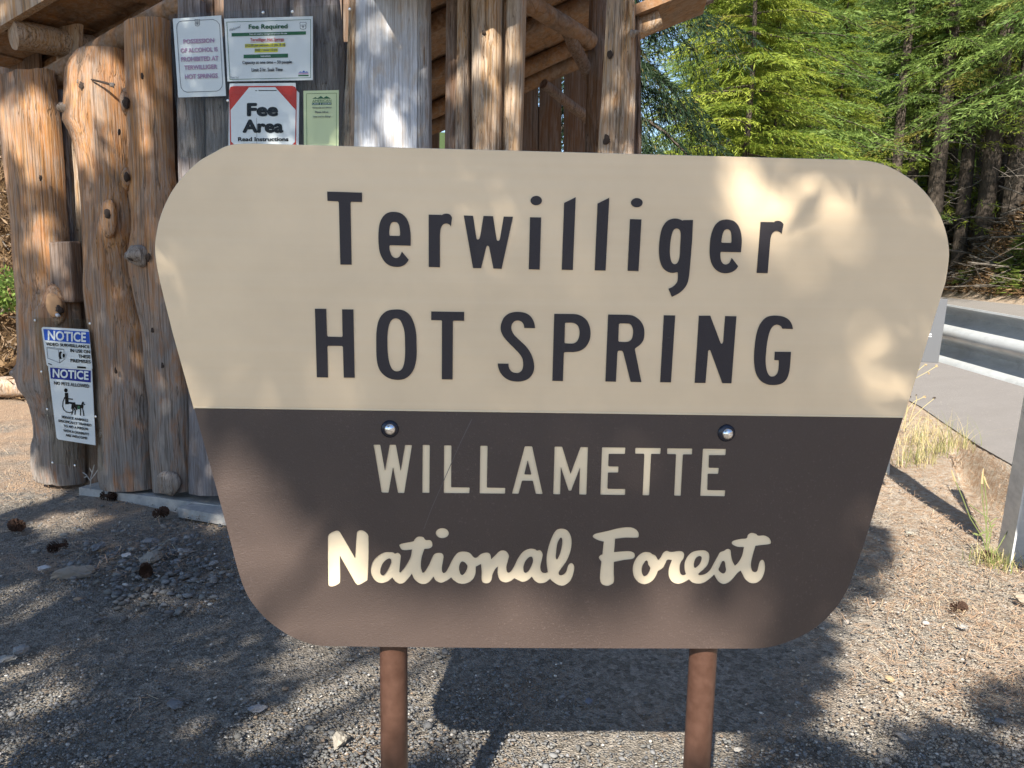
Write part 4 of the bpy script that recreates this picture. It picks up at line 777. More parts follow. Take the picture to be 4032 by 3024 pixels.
FIR = leafmat('fir_needles', (.085, .15, .034), (.26, .36, .085), .46); FIR_SHADED = leafmat('shaded_fir_needles', (.012, .030, .014), (.030, .055, .022), .2)  # the hemlock's shade is put into its darker needle colour
FIRY = leafmat('yellow_green_needles', (.12, .18, .022), (.36, .41, .06), .42)
BARK = mat('conifer_bark', rough=.95, spec=.1); t = NT(BARK); bn = t.noise(t.coord('Object', (14, 14, 3)), 2, 6, .7, .5); t.color(t.mix(t.ramp(bn, [(.3, 0), (.7, 1)]), (.022, .018, .014), (.12, .098, .08))); t.bump(bn, .8, .03)
DEADW = mat('dead_branch_wood', rough=.9, spec=.15); t = NT(DEADW); bn = t.noise(t.coord('Object'), 6, 4, .6); t.color(t.mix(bn, (.06, .05, .042), (.22, .195, .165)))
def unit(v): return v / (np.linalg.norm(v, axis=-1, keepdims=True) + 1e-9)
def leaves(P, D, L, Wd, rng, droop=.0):
    """P base points, D directions: one narrow kite per point"""
    N = len(P); D = unit(D + np.array([0, 0, -droop])); S = unit(np.cross(D, unit(rng.normal(size=(N, 3))))); L = L[:, None]; w = Wd[:, None]
    V = np.stack([P, P + D * L * .4 + S * w * .5, P + D * L, P + D * L * .4 - S * w * .5], 1).reshape(-1, 3)
    return V, np.arange(4 * N).reshape(-1, 4)
def frond(L, rng, ntw=20, leafL=.12, leafW=.021, twl=.34, droop=.26, step=.036, hang=.5):
    """one fan-shaped conifer bough along +x that droops; returns leaf base points, directions, lengths, widths and stem polyline"""
    P = []; D = []
    f = lambda x: np.array([x, .04 * math.sin(3 * x), .06 * x - droop * x * x / L])
    for k in range(ntw):
        u = .10 + .90 * (k + rng.random() * .6) / ntw; b = f(u * L)
        for sd in (-1, 1):
            tl = L * twl * (1 - .75 * u) * rng.uniform(.6, 1.25) + .12; a = math.radians(rng.uniform(38, 66)) * sd
            d = np.array([math.cos(a), math.sin(a), rng.uniform(-.25, .12)])
            for j in range(max(2, int(tl / step))):
                v = (j + rng.random()) * step; p = b + d * v + np.array([0, 0, -hang * v * v])
                dd = d + np.array([rng.normal() * .35, rng.normal() * .35 + (.5 if j % 2 else -.5) * .8, -hang * 2 * v + rng.normal() * .25]); P.append(p); D.append(dd)
    for j in range(int(L / step * 1.2)):
        u = rng.uniform(.2, 1); P.append(f(u * L)); D.append(np.array([1, rng.normal() * .6, rng.normal() * .35]))
    P, D = np.array(P), np.array(D); N = len(P)
    return P, D, leafL * rng.uniform(.6, 1.25, N), leafW * rng.uniform(.7, 1.3, N), [f(L * i / 5) for i in range(6)]
def rot_z(a):
    c, s = math.cos(a), math.sin(a); return np.array([[c, -s, 0], [s, c, 0], [0, 0, 1.0]])
def crown_arrays(h, z0, lmax, nb, rng, pitch=(-.15, .2), taper=.75, dens=1.0, fl=2.2, **kw):
    fr = [frond(fl, rng, **kw) for _ in range(6)]; VV = []; TT = []; stems = []
    for i in range(int(nb * 1.7)):
        inner = i >= nb; u = (rng.random()) if inner else (i + rng.random()) / nb; z = z0 + (h - z0) * u; l = lmax * (1 - (z - 0) / (h * 1.02)) ** taper * rng.uniform(.6, 1.15) + .25
        if inner: l = rng.uniform(.45, 1.0) * min(1, l)
        az = i * 2.399 + rng.normal() * .4; pt = rng.uniform(*pitch); sc = l / fl
        P, D, L, Wd, st = fr[rng.integers(6)]; Rm = rot_z(az) @ np.array([[math.cos(pt), 0, -math.sin(pt)], [0, 1, 0], [math.sin(pt), 0, math.cos(pt)]])
        keep = rng.random(len(P)) < dens * rng.uniform(.7, 1)
        k = max(.75, min(1.15, sc)); Pw = (P[keep] * sc) @ Rm.T + np.array([0, 0, z]); Dw = D[keep] @ Rm.T
        V, _ = leaves(Pw, Dw, L[keep] * k, Wd[keep] * k, rng); VV.append(V)
        tone = np.clip(rng.uniform(.05, .75) + rng.normal(size=keep.sum()) * .2, 0, 1); yl = (rng.random(keep.sum()) < .03) * rng.uniform(.2, .6, keep.sum()) if rng.random() > .03 else np.full(keep.sum(), rng.uniform(.3, .6))
        TT.append(np.repeat(np.stack([tone, yl, 0 * tone, 1 + 0 * tone], -1), 4, 0)); None if inner else stems.append([(q * sc) @ Rm.T + np.array([0, 0, z]) for q in st])
    V = np.concatenate(VV); return V, np.arange(len(V)).reshape(-1, 4), np.concatenate(TT), stems
class TreeKind:
    def __init__(s, h, z0, lmax, nb, r, m, seed, stemfrac=1.0, dead=0, **kw):
        rng = np.random.default_rng(seed); s.h = h
        V, Q, T, stems = crown_arrays(h, z0, lmax, nb, rng, **kw)
        s.crown = np_mesh('crown', V, Q, m, None, False, T)
        tb = MB(); zs = np.linspace(-1.0, h * .97, 12)
        tb.tube([(.12 * nz(z, seed, 1, .25), .12 * nz(z, seed, 2, .25), z) for z in zs], [max(.02, r * (1.15 if z < .5 else 1) * (1 - z / h) ** .85) for z in zs], 9, True, .12, seed)
        for i, st in enumerate(stems):
            if rng.random() < stemfrac: tb.tube(st, [.022 * (1 - j / 6) + .004 for j in range(len(st))], 4, False)
        s.trunk = autosmooth(tb.build('trunk', BARK), 60)
        db = MB(); dz = s.dead_top = dead
        for i in range(int(dead * 4)):
            z = rng.uniform(.8, dead); az = rng.uniform(0, 6.28); l = rng.uniform(.5, 2.3); d = np.array([math.cos(az), math.sin(az), rng.uniform(-.35, .3)])
            p0 = np.array([0, 0, z]); p1 = p0 + d * l * .5 + [0, 0, rng.normal() * .1]; p2 = p0 + d * l + [0, 0, -.15 * l]; db.tube([p0, p1, p2], [.014, .009, .003], 4, False)
            for k in range(3):
                u = rng.uniform(.3, .95); q = p0 + (p2 - p0) * u; e = unit(d + rng.normal(size=3) * .8) * l * .3; db.tube([q, q + e], [.006, .002], 3, False)
        s.dead = db.build('dead_branches', DEADW) if dead else None
        s.first = True
    def place(s, x, y, z, label, group, scale=1.0, az=0.0, name='conifer_tree', lean=0):
        root = bpy.data.objects.new(name, None); COL.objects.link(root); root.location = (x, y, z); root.scale = (scale,) * 3; root.rotation_euler = (lean, 0, az); tag(root, label, 'tree', group)
        for o in (s.crown, s.trunk, s.dead):
            if o is None: continue
            c = o if s.first else o.copy()
            if not s.first: COL.objects.link(c)
            c.parent = root
        s.first = False; return root
GT = 'sunlit conifers along the road'
KA = TreeKind(17, .6, 4.0, 175, .16, FIR, 11, .45); KB = TreeKind(19, .6, 4.2, 180, .17, FIR, 12, .45, droop=.3); KC = TreeKind(13, .3, 3.6, 140, .10, FIRY, 13, .4, pitch=(-.2, .1))
KD = TreeKind(22, 5.2, 4.4, 90, .27, FIR, 14, .5, dead=7.0, pitch=(-.25, .05)); KE = TreeKind(24, 6.8, 4.0, 80, .22, FIR, 15, .5, dead=8.0)
KF = TreeKind(9, .8, 1.75, 130, .14, FIR_SHADED, 16, .25, fl=2.0, droop=.6, hang=2.0, ntw=26, leafL=.085, leafW=.013, step=.022, twl=.36, taper=.5)
def treeat(kind, px, Y, label, group, sc=1.0, az=0, name='conifer_tree', dz=0, lean=0):
    v = ray(px, 1063); X = v[0] / v[1] * Y; return kind.place(X, Y, float(height(X, Y)) - .15 + dz, label, group, sc, az, name, lean)
treeat(KA, 2790, 19.0, 'light green fir directly right of the shelter roof edge', GT, 1.0, .3)
treeat(KB, 2990, 21.0, 'tall drooping fir above the middle right of the sign top', GT, 1.05, 1.2)
treeat(KC, 2920, 15.5, 'bright yellow-green young fir just above the right end of the sign', GT, .85, 2.1)
treeat(KA, 3080, 25.0, 'fir standing behind the yellow-green young fir', GT, .95, 2.9)
treeat(KC, 3130, 20.5, 'smaller yellow-green fir between the bright fir and the dark trunks', GT, .62, 4.3)
treeat(KB, 2700, 27.0, 'distant fir seen beside the blue sky gap', GT, .6, 4.0)
treeat(KA, 2960, 31.0, 'fir far behind the light green one, its top out of view', GT, 1.25, 5.0)
treeat(KB, 3130, 33.0, 'fir rising behind the drooping fir', GT, 1.3, .8)
treeat(KC, 2780, 17.0, 'young fir hiding the trunk of the light green one', GT, .68, .9)
treeat(KC, 3010, 18.0, 'low bushy fir under the drooping fir, just over the sign top', GT, .62, 5.2)
treeat(KC, 3260, 24.5, 'bushy fir at the left end of the dark trunks', GT, .75, 3.3)
for i, (px, Y, k, s_) in enumerate(((2900, 40, KB, 1.4), (2960, 38, KA, 1.5), (3230, 42, KB, 1.6), (3060, 52, KA, 2.0), (2980, 54, KB, 1.9), (3380, 36, KA, 1.3), (3420, 50, KB, 1.9), (3140, 62, KA, 1.9))):
    treeat(k, px, Y, 'conifer of the dense stand filling the gaps far behind the sunlit firs', 'far stand of conifers', s_, i * 1.9, dz=-1)
treeat(KA, 2460, 36.0, 'pale fir far behind the dark hanging boughs', GT, .5, 1.9)
treeat(KB, 2540, 46.0, 'faraway fir low beside the shelter post', GT, .45, 1.0)
GD = 'bare-trunked conifers on the bank'
for i, (px, Y, k, s_, lb_) in enumerate(((3497, 26, KE, .9, 'slim trunk on the bank, leftmost of the dark trunks'), (3562, 27.5, KE, 1.0, 'slim dark trunk second from the left on the bank'), (3656, 25.5, KD, 1.05, 'thick dark trunk above the rounded sign corner'), (3702, 29, KE, 1.0, 'pale barked trunk behind the thick dark trunk'),
        (3768, 26, KD, .9, 'dark trunk in the middle of the bank trunks'), (3822, 31, KE, 1.0, 'pale lit trunk between two dark trunks'), (3858, 25.5, KD, 1.1, 'dark trunk with many bare side twigs near the frame edge'), (3965, 25, KD, 1.2, 'stoutest dark trunk near the right frame edge'), (4030, 29, KE, 1.1, 'slim trunk cut off at the right frame edge'))):
    treeat(k, px, Y, lb_, GD, s_, i * 1.7)
for i, (px, Y, k, s_) in enumerate(((3600, 38, KA, 1.0), (3740, 42, KB, 1.0), (3860, 40, KA, 1.1), (3990, 43, KB, 1.15), (3660, 50, KB, 1.3), (3930, 52, KA, 1.4), (4120, 40, KA, 1.2), (3480, 40, KB, 1.1))):
    treeat(k, px, Y, 'sunlit conifer glimpsed between the dark trunks on the bank', 'sunlit conifers behind the bank trunks', s_, i * 2.2, dz=-3)
treeat(KF, 2385, 8.2, 'hemlock with hanging boughs in painted shade close behind the shelter', None, 1.0, .5)
# a bough with twigs reaching in above the bank at top right
KG = TreeKind(15, 4.3, 4.6, 95, .24, FIR, 17, .6, dead=4.5, pitch=(-.3, .1)); KH = TreeKind(16, 4.4, 4.2, 90, .22, FIRY, 18, .6, dead=4.5, pitch=(-.25, .1))
treeat(KG, 4190, 17.5, 'leafy fir whose long boughs reach in from the right frame edge', GT, 1.0, 1.1)
treeat(KH, 3900, 26.5, 'bare-stemmed fir with bright boughs above the dark bank trunks', GT, 1.25, 2.6, dz=-2.0)
treeat(KH, 3640, 27.5, 'fir with bright boughs over the left part of the bank', GT, 1.1, .6, dz=-2.0)

# unseen conifer added for its shade: leaf sprays shaped to leave lit patches open
A_V = np.array([math.cos(SUN_AZ), -math.sin(SUN_AZ), 0]); B_V = np.cross(SUN, A_V); B_V *= np.sign(B_V[2])
SCL = 4032 / 2212
def reg(pts, pl, o=(0, 0), k=SCL): return np.array([[P @ A_V, P @ B_V] for P in (pl.at(o[0] + x * k, o[1] + y * k) for x, y in pts)])
def inside(poly, p):
    x, y = p[:, 0], p[:, 1]; r_ = np.zeros(len(p), bool); n_ = len(poly)
    for i in range(n_):
        (x0, y0), (x1, y1) = poly[i], poly[(i + 1) % n_]; c_ = ((y0 > y) != (y1 > y)); xi = x0 + (y - y0) / (y1 - y0 + 1e-12) * (x1 - x0); r_ ^= c_ & (x < xi)
    return r_
c5 = ((0, 1900), .7233); c6 = ((1400, 2500), .7233); c7 = ((2900, 1900), .6774); k1 = ((0, 0), .4219); k7 = ((0, 600), .4219); k3 = ((1300, 0), .5877)
SHADE = [reg([(-150, 1050), (200, 1040), (480, 1080), (1000, 1100), (1900, 1080), (1960, 1150), (2010, 1250), (2060, 1400), (2300, 1440), (2300, 1800), (-150, 1800)], GROUND),
         reg([(330, 500), (420, 330), (560, 310), (1900, 340), (2060, 450), (2060, 600), (1850, 1300), (1700, 1410), (640, 1410), (480, 1200)], SIGN),
         reg([(770, 1390), (930, 1390), (930, 1800), (770, 1800)], SIGN), reg([(1430, 1390), (1610, 1390), (1600, 1800), (1420, 1800)], SIGN),
         reg([(-150, 130), (-150, -150), (385, -150), (385, -20), (385, 600), (480, 1000), (480, 1110), (60, 1060)], W1), reg([(385, -60), (1400, -60), (1400, 340), (385, 340)], W2)]
LIT = [(reg(p_, GROUND, *k_), d_) for p_, k_, d_ in (
 ([(-200, -150), (290, -60), (280, 10), (250, 60), (0, 130), (-200, 150)], c5, 0), ([(200, 200), (460, 170), (430, 240), (250, 275)], c5, .04), ([(-150, 590), (270, 570), (480, 555), (400, 650), (330, 740), (130, 770), (-150, 820)], c5, .04), ([(640, 615), (780, 600), (780, 650), (650, 670)], c5, .04),
 ([(-200, 930), (330, 915), (220, 1040), (100, 1080), (-200, 1100)], c5, 0), ([(60, 1250), (200, 1150), (330, 1185), (230, 1290), (-100, 1440), (-60, 1330)], c5, 0), ([(1560, 860), (1830, 890), (1800, 1020), (1600, 1040)], c5, .04), ([(1850, 1000), (2060, 940), (2060, 1110), (1900, 1090)], c5, .04),
 ([(1400, 1330), (1600, 1210), (1800, 1100), (2060, 1090), (2120, 1554), (2060, 1700), (1740, 1700), (1780, 1450), (1800, 1350), (1700, 1290), (1500, 1350)], c5, .04), ([(1130, 220), (1240, 220), (1250, 285), (1160, 275)], c5, .04),
 ([(290, 60), (620, 60), (560, 330), (500, 470), (370, 520), (280, 640)], c6, .04), ([(860, 440), (1400, 440), (1440, 600), (1530, 660), (1700, 700), (1700, 900), (1700, 1500), (600, 1500), (780, 900)], c6, 0), ([(1560, 440), (1800, 440), (2080, 470), (2070, 560), (1950, 620), (1800, 760), (1640, 600)], c6, .04), ([(560, 450), (850, 450), (760, 650), (640, 560)], c6, .04), ([(0, 140), (140, 120), (140, 800), (-40, 800)], c6, .04),
 ([(830, -200), (1900, -200), (1900, 1060), (1400, 1085), (1280, 1150), (1150, 1235), (950, 1240), (860, 1180), (760, 1130), (650, 1050), (690, 900), (690, 800), (780, 760), (960, 700), (910, 600), (960, 500), (985, 380), (960, 250), (800, 215)], c7, 0), ([(560, 700), (700, 620), (660, 780), (560, 820)], c7, .4), ([(640, 1240), (900, 1200), (960, 1330), (760, 1420), (620, 1380)], c7, .5), ([(1400, 1500), (1671, 1420), (1671, 1659), (1500, 1659)], c7, .6))]
NG = len(LIT)
LIT += [(reg(p_, SIGN), d_) for p_, d_ in (([(1570, 325), (1790, 330), (1800, 470), (1750, 560), (1670, 600), (1590, 480)], .16), ([(1560, 480), (1680, 480), (1700, 620), (1580, 640)], .45), ([(1780, 400), (1880, 420), (1890, 560), (1790, 560)], .6), ([(700, 560), (1000, 560), (1050, 700), (700, 700)], .85), ([(900, 780), (1300, 780), (1300, 870), (900, 870)], .85), ([(1690, 545), (1790, 560), (1770, 650), (1700, 620)], .6), ([(1860, 740), (1970, 740), (1950, 890), (1870, 870)], .7), ([(325, 520), (362, 500), (374, 640), (372, 720), (340, 640)], .3), ([(440, 800), (540, 800), (530, 890), (440, 890)], .85),
 ([(690, 1250), (790, 1230), (830, 1410), (700, 1410)], .72), ([(1180, 1190), (1300, 1180), (1345, 1415), (1170, 1415)], .62), ([(1370, 1320), (1470, 1330), (1500, 1420), (1330, 1420)], .75), ([(690, 1150), (780, 1150), (770, 1270), (690, 1270)], .78))]
NS = len(LIT)
LIT += [(reg(p_, W1.off(-.06), *k_), d_) for p_, k_, d_ in (([(-60, 1050), (150, 930), (390, 820), (460, 870), (540, 1600), (300, 1800), (40, 1650)], k1, .12), ([(700, 560), (900, 500), (1100, 550), (1140, 900), (1150, 1300), (1000, 1500), (800, 1480), (690, 1200), (630, 1000)], k1, .1), ([(1290, 300), (1540, 320), (1570, 1500), (1300, 1200)], k1, .6), ([(310, 620), (450, 590), (590, 980), (610, 1380), (500, 1320), (370, 1340), (280, 1000)], k7, .25), ([(640, -100), (740, -100), (770, 800), (680, 760)], k7, .4))]
LIT += [(reg(p_, W2.off(-.03), *k_), d_) for p_, k_, d_ in (([(170, -80), (590, -80), (590, 250), (520, 330), (430, 320), (320, 200), (300, 540), (210, 520), (185, 170)], k3, .4), ([(330, 690), (440, 680), (450, 1040), (310, 1020)], k3, .2), ([(165, 870), (310, 880), (310, 1040), (165, 1040)], k3, .3), ([(780, 300), (855, 200), (855, 720), (780, 700)], k3, .3), ([(985, -80), (1060, -80), (1145, 130), (1145, 900), (1080, 1040), (1050, 500), (985, 300)], k3, .5), ([(1235, 570), (1275, 620), (1270, 1040), (1235, 1040)], k3, .1), ([(1190, -80), (1300, -80), (1290, 500), (1190, 400)], k3, .8))]
LIT += [(reg([(1250, -60), (1420, -60), (1420, 345), (1250, 345)], W2), .75)]
allp = np.concatenate(SHADE); a0_, b0_ = allp.min(0) - .3; a1_, b1_ = allp.max(0) + .3
cell = .068; ga, gb_ = np.meshgrid(np.arange(a0_, a1_, cell), np.arange(b0_, b1_, cell)); pts = np.stack([ga.ravel(), gb_.ravel()], -1) + RNG.uniform(-.03, .03, (ga.size, 2))
sh_m = np.zeros(len(pts), bool)
for p_ in SHADE: sh_m |= inside(p_, pts)
keepp = sh_m * 1.0
for i_, (p_, d_) in enumerate(LIT):
    rr_ = .075 if i_ < NG else (.0 if i_ < NS else .02); ii = inside(p_, pts)
    for k_ in range(8): ii |= inside(p_, pts + rr_ * np.array([math.cos(k_ * math.pi / 4), math.sin(k_ * math.pi / 4)]))
    keepp[ii] = np.minimum(keepp[ii], d_)
sel = RNG.random(len(pts)) < keepp
cp = pts[sel]; ext = pts[(keepp > .99) & inside(SHADE[1], pts)]; cp = np.concatenate([cp, ext + RNG.uniform(-.03, .03, ext.shape)]); N = len(cp); dist = 5.2 + 3.6 * RNG.random(N) + inside(SHADE[1], cp) * 5.0
# height along the sun ray: start counting from where the ray leaves the ground
base = cp[:, :1] * A_V + cp[:, 1:2] * B_V; L0 = -base[:, 2] / SUN[2]; g0_ = base + L0[:, None] * SUN
ctr = g0_ + SUN * (dist + np.clip(g0_[:, 1:2].ravel() - 3, 0, 9) * .9)[:, None]
VV = []; TT = []; nl = 20
for k in range(nl):
    dirs = unit(RNG.normal(size=(N, 3)) * [1, 1, .5]); P = ctr + RNG.normal(size=(N, 3)) * .03; V, _ = leaves(P - dirs * .05, dirs, RNG.uniform(.07, .13, N), RNG.uniform(.028, .045, N), RNG, .2)
    VV.append(V); TT.append(np.repeat(np.stack([RNG.random(N), 0 * dist, 0 * dist, 1 + 0 * dist], -1), 4, 0))
V = np.concatenate(VV); tr0 = np.array([-4.6, -6.2, 0])
root = empty('conifer_tree', tuple(tr0), 'unseen fir beside the viewer, added and shaped to throw the dappled shade on the sign', 'tree')
np_mesh('crown', V, np.arange(len(V)).reshape(-1, 4), FIR, root, False, np.concatenate(TT))
tb = MB(); tb.tube([tr0 + [0, 0, z] for z in (-.5, 1, 4, 8, 13)], [.3, .27, .22, .16, .05], 10, True, .1, 3)
for i in RNG.choice(N, 60, replace=False):
    e = ctr[i]; z0_ = max(1.5, e[2] - RNG.uniform(-.3, .8)); tb.tube([tr0 + [0, 0, z0_], (tr0 + [0, 0, z0_]) * .5 + e * .5 + [0, 0, .25], e], [.03, .015, .004], 5, False)
tb.build('trunk', BARK, root)

# ================================================================ GRAVEL, NEEDLES, STONES
def blob(seed, flat=.6, jag=.25, sub=2):
    import bmesh
    bm = bmesh.new(); bmesh.ops.create_icosphere(bm, subdivisions=sub, radius=1); V = np.array([v.co[:] for v in bm.verts]); Fs = np.array([[v.index for v in f.verts] for f in bm.faces]); bm.free()
    rg = np.random.default_rng(seed)
    for _ in range(13):                      # chip flat facets off, as crushed rock has
        n_ = unit(rg.normal(size=3)); d_ = rg.uniform(.5, .85); h_ = V @ n_; V = V - np.outer(np.maximum(h_ - d_, 0), n_) * .92
    V = V * rg.uniform(.80, 1.2, (len(V), 1)); V = V * np.array([1, rg.uniform(.55, .95), flat * rg.uniform(.7, 1.2)]); V += V * jag * .2 * np.array([[nz(*v, 2.3)] for v in V + seed]); return V, Fs
STONE = bpy.data.materials.new('crushed_stone'); STONE.use_nodes = True; t = NT(STONE); at = t.n('ShaderNodeAttribute', attribute_name='tint'); sn_ = t.noise(t.coord('Object'), 90, 4, .65)
t.color(t.mix(t.ramp(sn_, [(.3, .25), (.7, 0)]), at.outputs['Color'], (.05, .05, .05))); t.b.inputs['Roughness'].default_value = .85; t.b.inputs['Specular IOR Level'].default_value = .25; t.bump(sn_, .4, .003)
protos = [blob(200 + i, .5, sub=1) for i in range(14)]
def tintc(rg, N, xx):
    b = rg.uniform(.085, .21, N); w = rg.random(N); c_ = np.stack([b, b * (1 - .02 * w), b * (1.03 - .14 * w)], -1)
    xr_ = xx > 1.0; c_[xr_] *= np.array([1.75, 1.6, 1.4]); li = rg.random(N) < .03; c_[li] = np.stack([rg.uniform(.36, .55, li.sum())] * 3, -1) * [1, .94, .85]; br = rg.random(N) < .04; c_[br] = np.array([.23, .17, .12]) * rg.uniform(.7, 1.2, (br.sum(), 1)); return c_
def scatter(name, N, fpos, smin, smax, seed, power=2.6):
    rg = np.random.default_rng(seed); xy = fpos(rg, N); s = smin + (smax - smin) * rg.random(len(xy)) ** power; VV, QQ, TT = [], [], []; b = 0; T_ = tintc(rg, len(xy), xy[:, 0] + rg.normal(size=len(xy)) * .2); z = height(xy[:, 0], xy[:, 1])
    for i in range(len(xy)):
        V, Fs = protos[rg.integers(len(protos))]; a = rg.uniform(0, 6.28); tl = rg.normal() * .25; Rx = np.array([[1, 0, 0], [0, math.cos(tl), -math.sin(tl)], [0, math.sin(tl), math.cos(tl)]]); Vw = (V * s[i]) @ (rot_z(a) @ Rx).T + [xy[i, 0], xy[i, 1], z[i] + s[i] * .18 - .008]
        VV.append(Vw); QQ.append(Fs + b); b += len(V); TT.append(np.repeat(np.append(T_[i], 1)[None], len(V), 0))
    return np_mesh(name, np.concatenate(VV), np.concatenate(QQ), STONE, None, False, np.concatenate(TT))
def vis_xy(rg, N, w=None):
    out = []
    while len(out) < N:
        n_ = N * 2; px = rg.uniform(-250, 4300, n_); py = rg.uniform(1850, 3150, n_) if w is None else 1850 + 1300 * rg.random(n_) ** w
        for x, y in zip(px, py):
            P = GROUND.at(x, y)
            if q_of(P[0], P[1]) > Q0 - .05: continue
            if W1.n @ (P - W1.p) > -.06 and P[0] < -.3: 
                if P[0] > -2.9: continue
            if W2.n @ (P - W2.p) > 0 and -1.9 < P[0] < .9: continue
            cl = nz(P[0], P[1], 9, .9) + .4 * nz(P[0], P[1], 3, 2.3)
            if rg.random() > .55 + 1.1 * cl: continue
            out.append(P[:2])
            if len(out) >= N: break
    return np.array(out)
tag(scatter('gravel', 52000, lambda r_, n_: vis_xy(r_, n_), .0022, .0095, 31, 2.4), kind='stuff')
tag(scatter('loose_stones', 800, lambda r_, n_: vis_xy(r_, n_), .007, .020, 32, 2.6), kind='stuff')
def chip_xy(rg, N):
    out = []
    while len(out) < N:
        px, py = 620 + rg.normal() * 190, 2225 + rg.normal() * 95
        if py > 2060: out.append(GROUND.at(px, py)[:2])
    return np.array(out)
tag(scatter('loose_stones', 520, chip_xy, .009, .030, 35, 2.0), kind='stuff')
# fallen needles and twigs
NEED = bpy.data.materials.new('fallen_needles'); NEED.use_nodes = True; t = NT(NEED); at = t.n('ShaderNodeAttribute', attribute_name='tint'); t.color(at.outputs['Color']); t.b.inputs['Roughness'].default_value = .8
rg = np.random.default_rng(44); NP = []
while len(NP) < 19000:
    px, py = rg.uniform(-250, 4300, 20000), 1560 + 1600 * rg.random(20000) ** 1.3
    for x, y in zip(px, py):
        P = GROUND.at(x, y)
        if q_of(P[0], P[1]) > Q0 + .05: continue
        cl = nz(P[0], P[1], 20, 1.3) + .5 * nz(P[0], P[1], 7, 3.1) + (.45 if P[0] > 1.1 else -.45) + (.5 if P[1] > 3.3 else 0) - (.25 if P[1] < 2.7 else 0) + (.8 if P[0] < -2.7 else 0)
        if rg.random() < .03 + 1.0 * cl: NP.append(P)
NP = np.array(NP[:19000]); N = len(NP); a = rg.uniform(0, 6.28, N); d = np.stack([np.cos(a), np.sin(a), rg.normal(size=N) * .18], -1); s = np.stack([-np.sin(a), np.cos(a), 0 * a], -1); L = rg.uniform(.012, .036, N)[:, None]; w = rg.uniform(.0006, .0012, N)[:, None]
P0 = NP + np.stack([0 * a, 0 * a, rg.uniform(.002, .016, N)], -1); V = np.stack([P0 - d * L - s * w, P0 - d * L + s * w, P0 + d * L + s * w, P0 + d * L - s * w], 1).reshape(-1, 3)
cc = np.array([.34, .22, .135]) * rg.uniform(.5, 1.5, (N, 1)); cc[rg.random(N) < .15] = [.5, .40, .26]
tag(np_mesh('pine_needles', V, np.arange(4 * N).reshape(-1, 4), NEED, None, False, np.repeat(np.concatenate([cc, np.ones((N, 1))], 1), 4, 0)), kind='stuff')
# larger rocks, each its own
rp = [blob(400 + i, .5, .5, 3) for i in range(5)]
def rock(px, py, wpx, col, label, k, asp=1.0, grp='larger rocks on the gravel'):
    P = GROUND.at(px, py); s = wpx / F * np.linalg.norm(P - CAM) / 2; V, Fs = rp[k % 5]; R_ = rot_z(px * .013)
    Vw = (V * s * np.array([1, asp, .8])) @ R_.T + [P[0], P[1], s * .12]
    o = np_mesh('rock', Vw, Fs, STONE, None, False, np.repeat([[*col, 1]], len(V), 0)); autosmooth(o, 30); tag(o, label, 'rock', grp)
GY_, TN_, WH_ = (.17, .175, .18), (.36, .27, .16), (.5, .48, .46)
rock(383, 2160, 88, GY_, 'wide flat grey rock below the left end of the shelter footing', 0); rock(590, 2135, 60, GY_, 'pointed grey rock left of the sign edge', 1); rock(600, 2200, 105, (.24, .215, .18), 'largest tan-grey rock left of the sign edge', 2)
rock(730, 2172, 64, (.22, .21, .2), 'rounded pale grey rock nearest the sign edge of the left rocks', 3); rock(838, 2222, 60, GY_, 'bluish grey rock touching the brown sign edge', 4, .8); rock(285, 2268, 150, (.25, .23, .2), 'long low slab of tan-grey stone on the left gravel', 2, .3)
rock(173, 2240, 46, WH_, 'small white rock left of the long slab', 1); rock(500, 2188, 40, WH_, 'small white rock right of the wide flat one', 3); rock(83, 2562, 62, (.28, .27, .25), 'pale angular rock by the left frame edge', 4); rock(16, 2602, 70, (.26, .25, .23), 'grey rock cut by the left frame edge', 0)
rock(687, 2775, 74, GY_, 'flat grey rock low in front, left of the left sign post', 3); rock(1009, 2795, 70, (.24, .24, .25), 'angular grey rock halfway between frame edge and left sign post', 1, .6); rock(1340, 2920, 110, (.30, .27, .22), 'broad tan rock beside the left sign post', 2, .8)
rock(3505, 2673, 44, TN_, 'yellowish tan rock on the sunlit right gravel', 4); rock(3567, 2912, 64, (.24, .22, .2), 'grey rock at the bottom right in half shade', 0); rock(3579, 2100, 42, (.34, .32, .27), 'pale rock on the gravel right of the sign', 3); rock(4020, 2360, 70, (.3, .25, .19), 'brown rock cut by the right frame edge', 2)
rock(3936, 2842, 36, GY_, 'small blue-grey rock in the bottom right shade', 1); rock(3791, 2470, 38, (.3, .29, .27), 'pale stone just under the right pine cone', 4); rock(2319, 2764, 44, (.14, .15, .18), 'dark bluish rock between the two sign posts', 3); rock(2905, 2955, 40, (.4, .37, .32), 'pale rock right of the right sign post', 0)
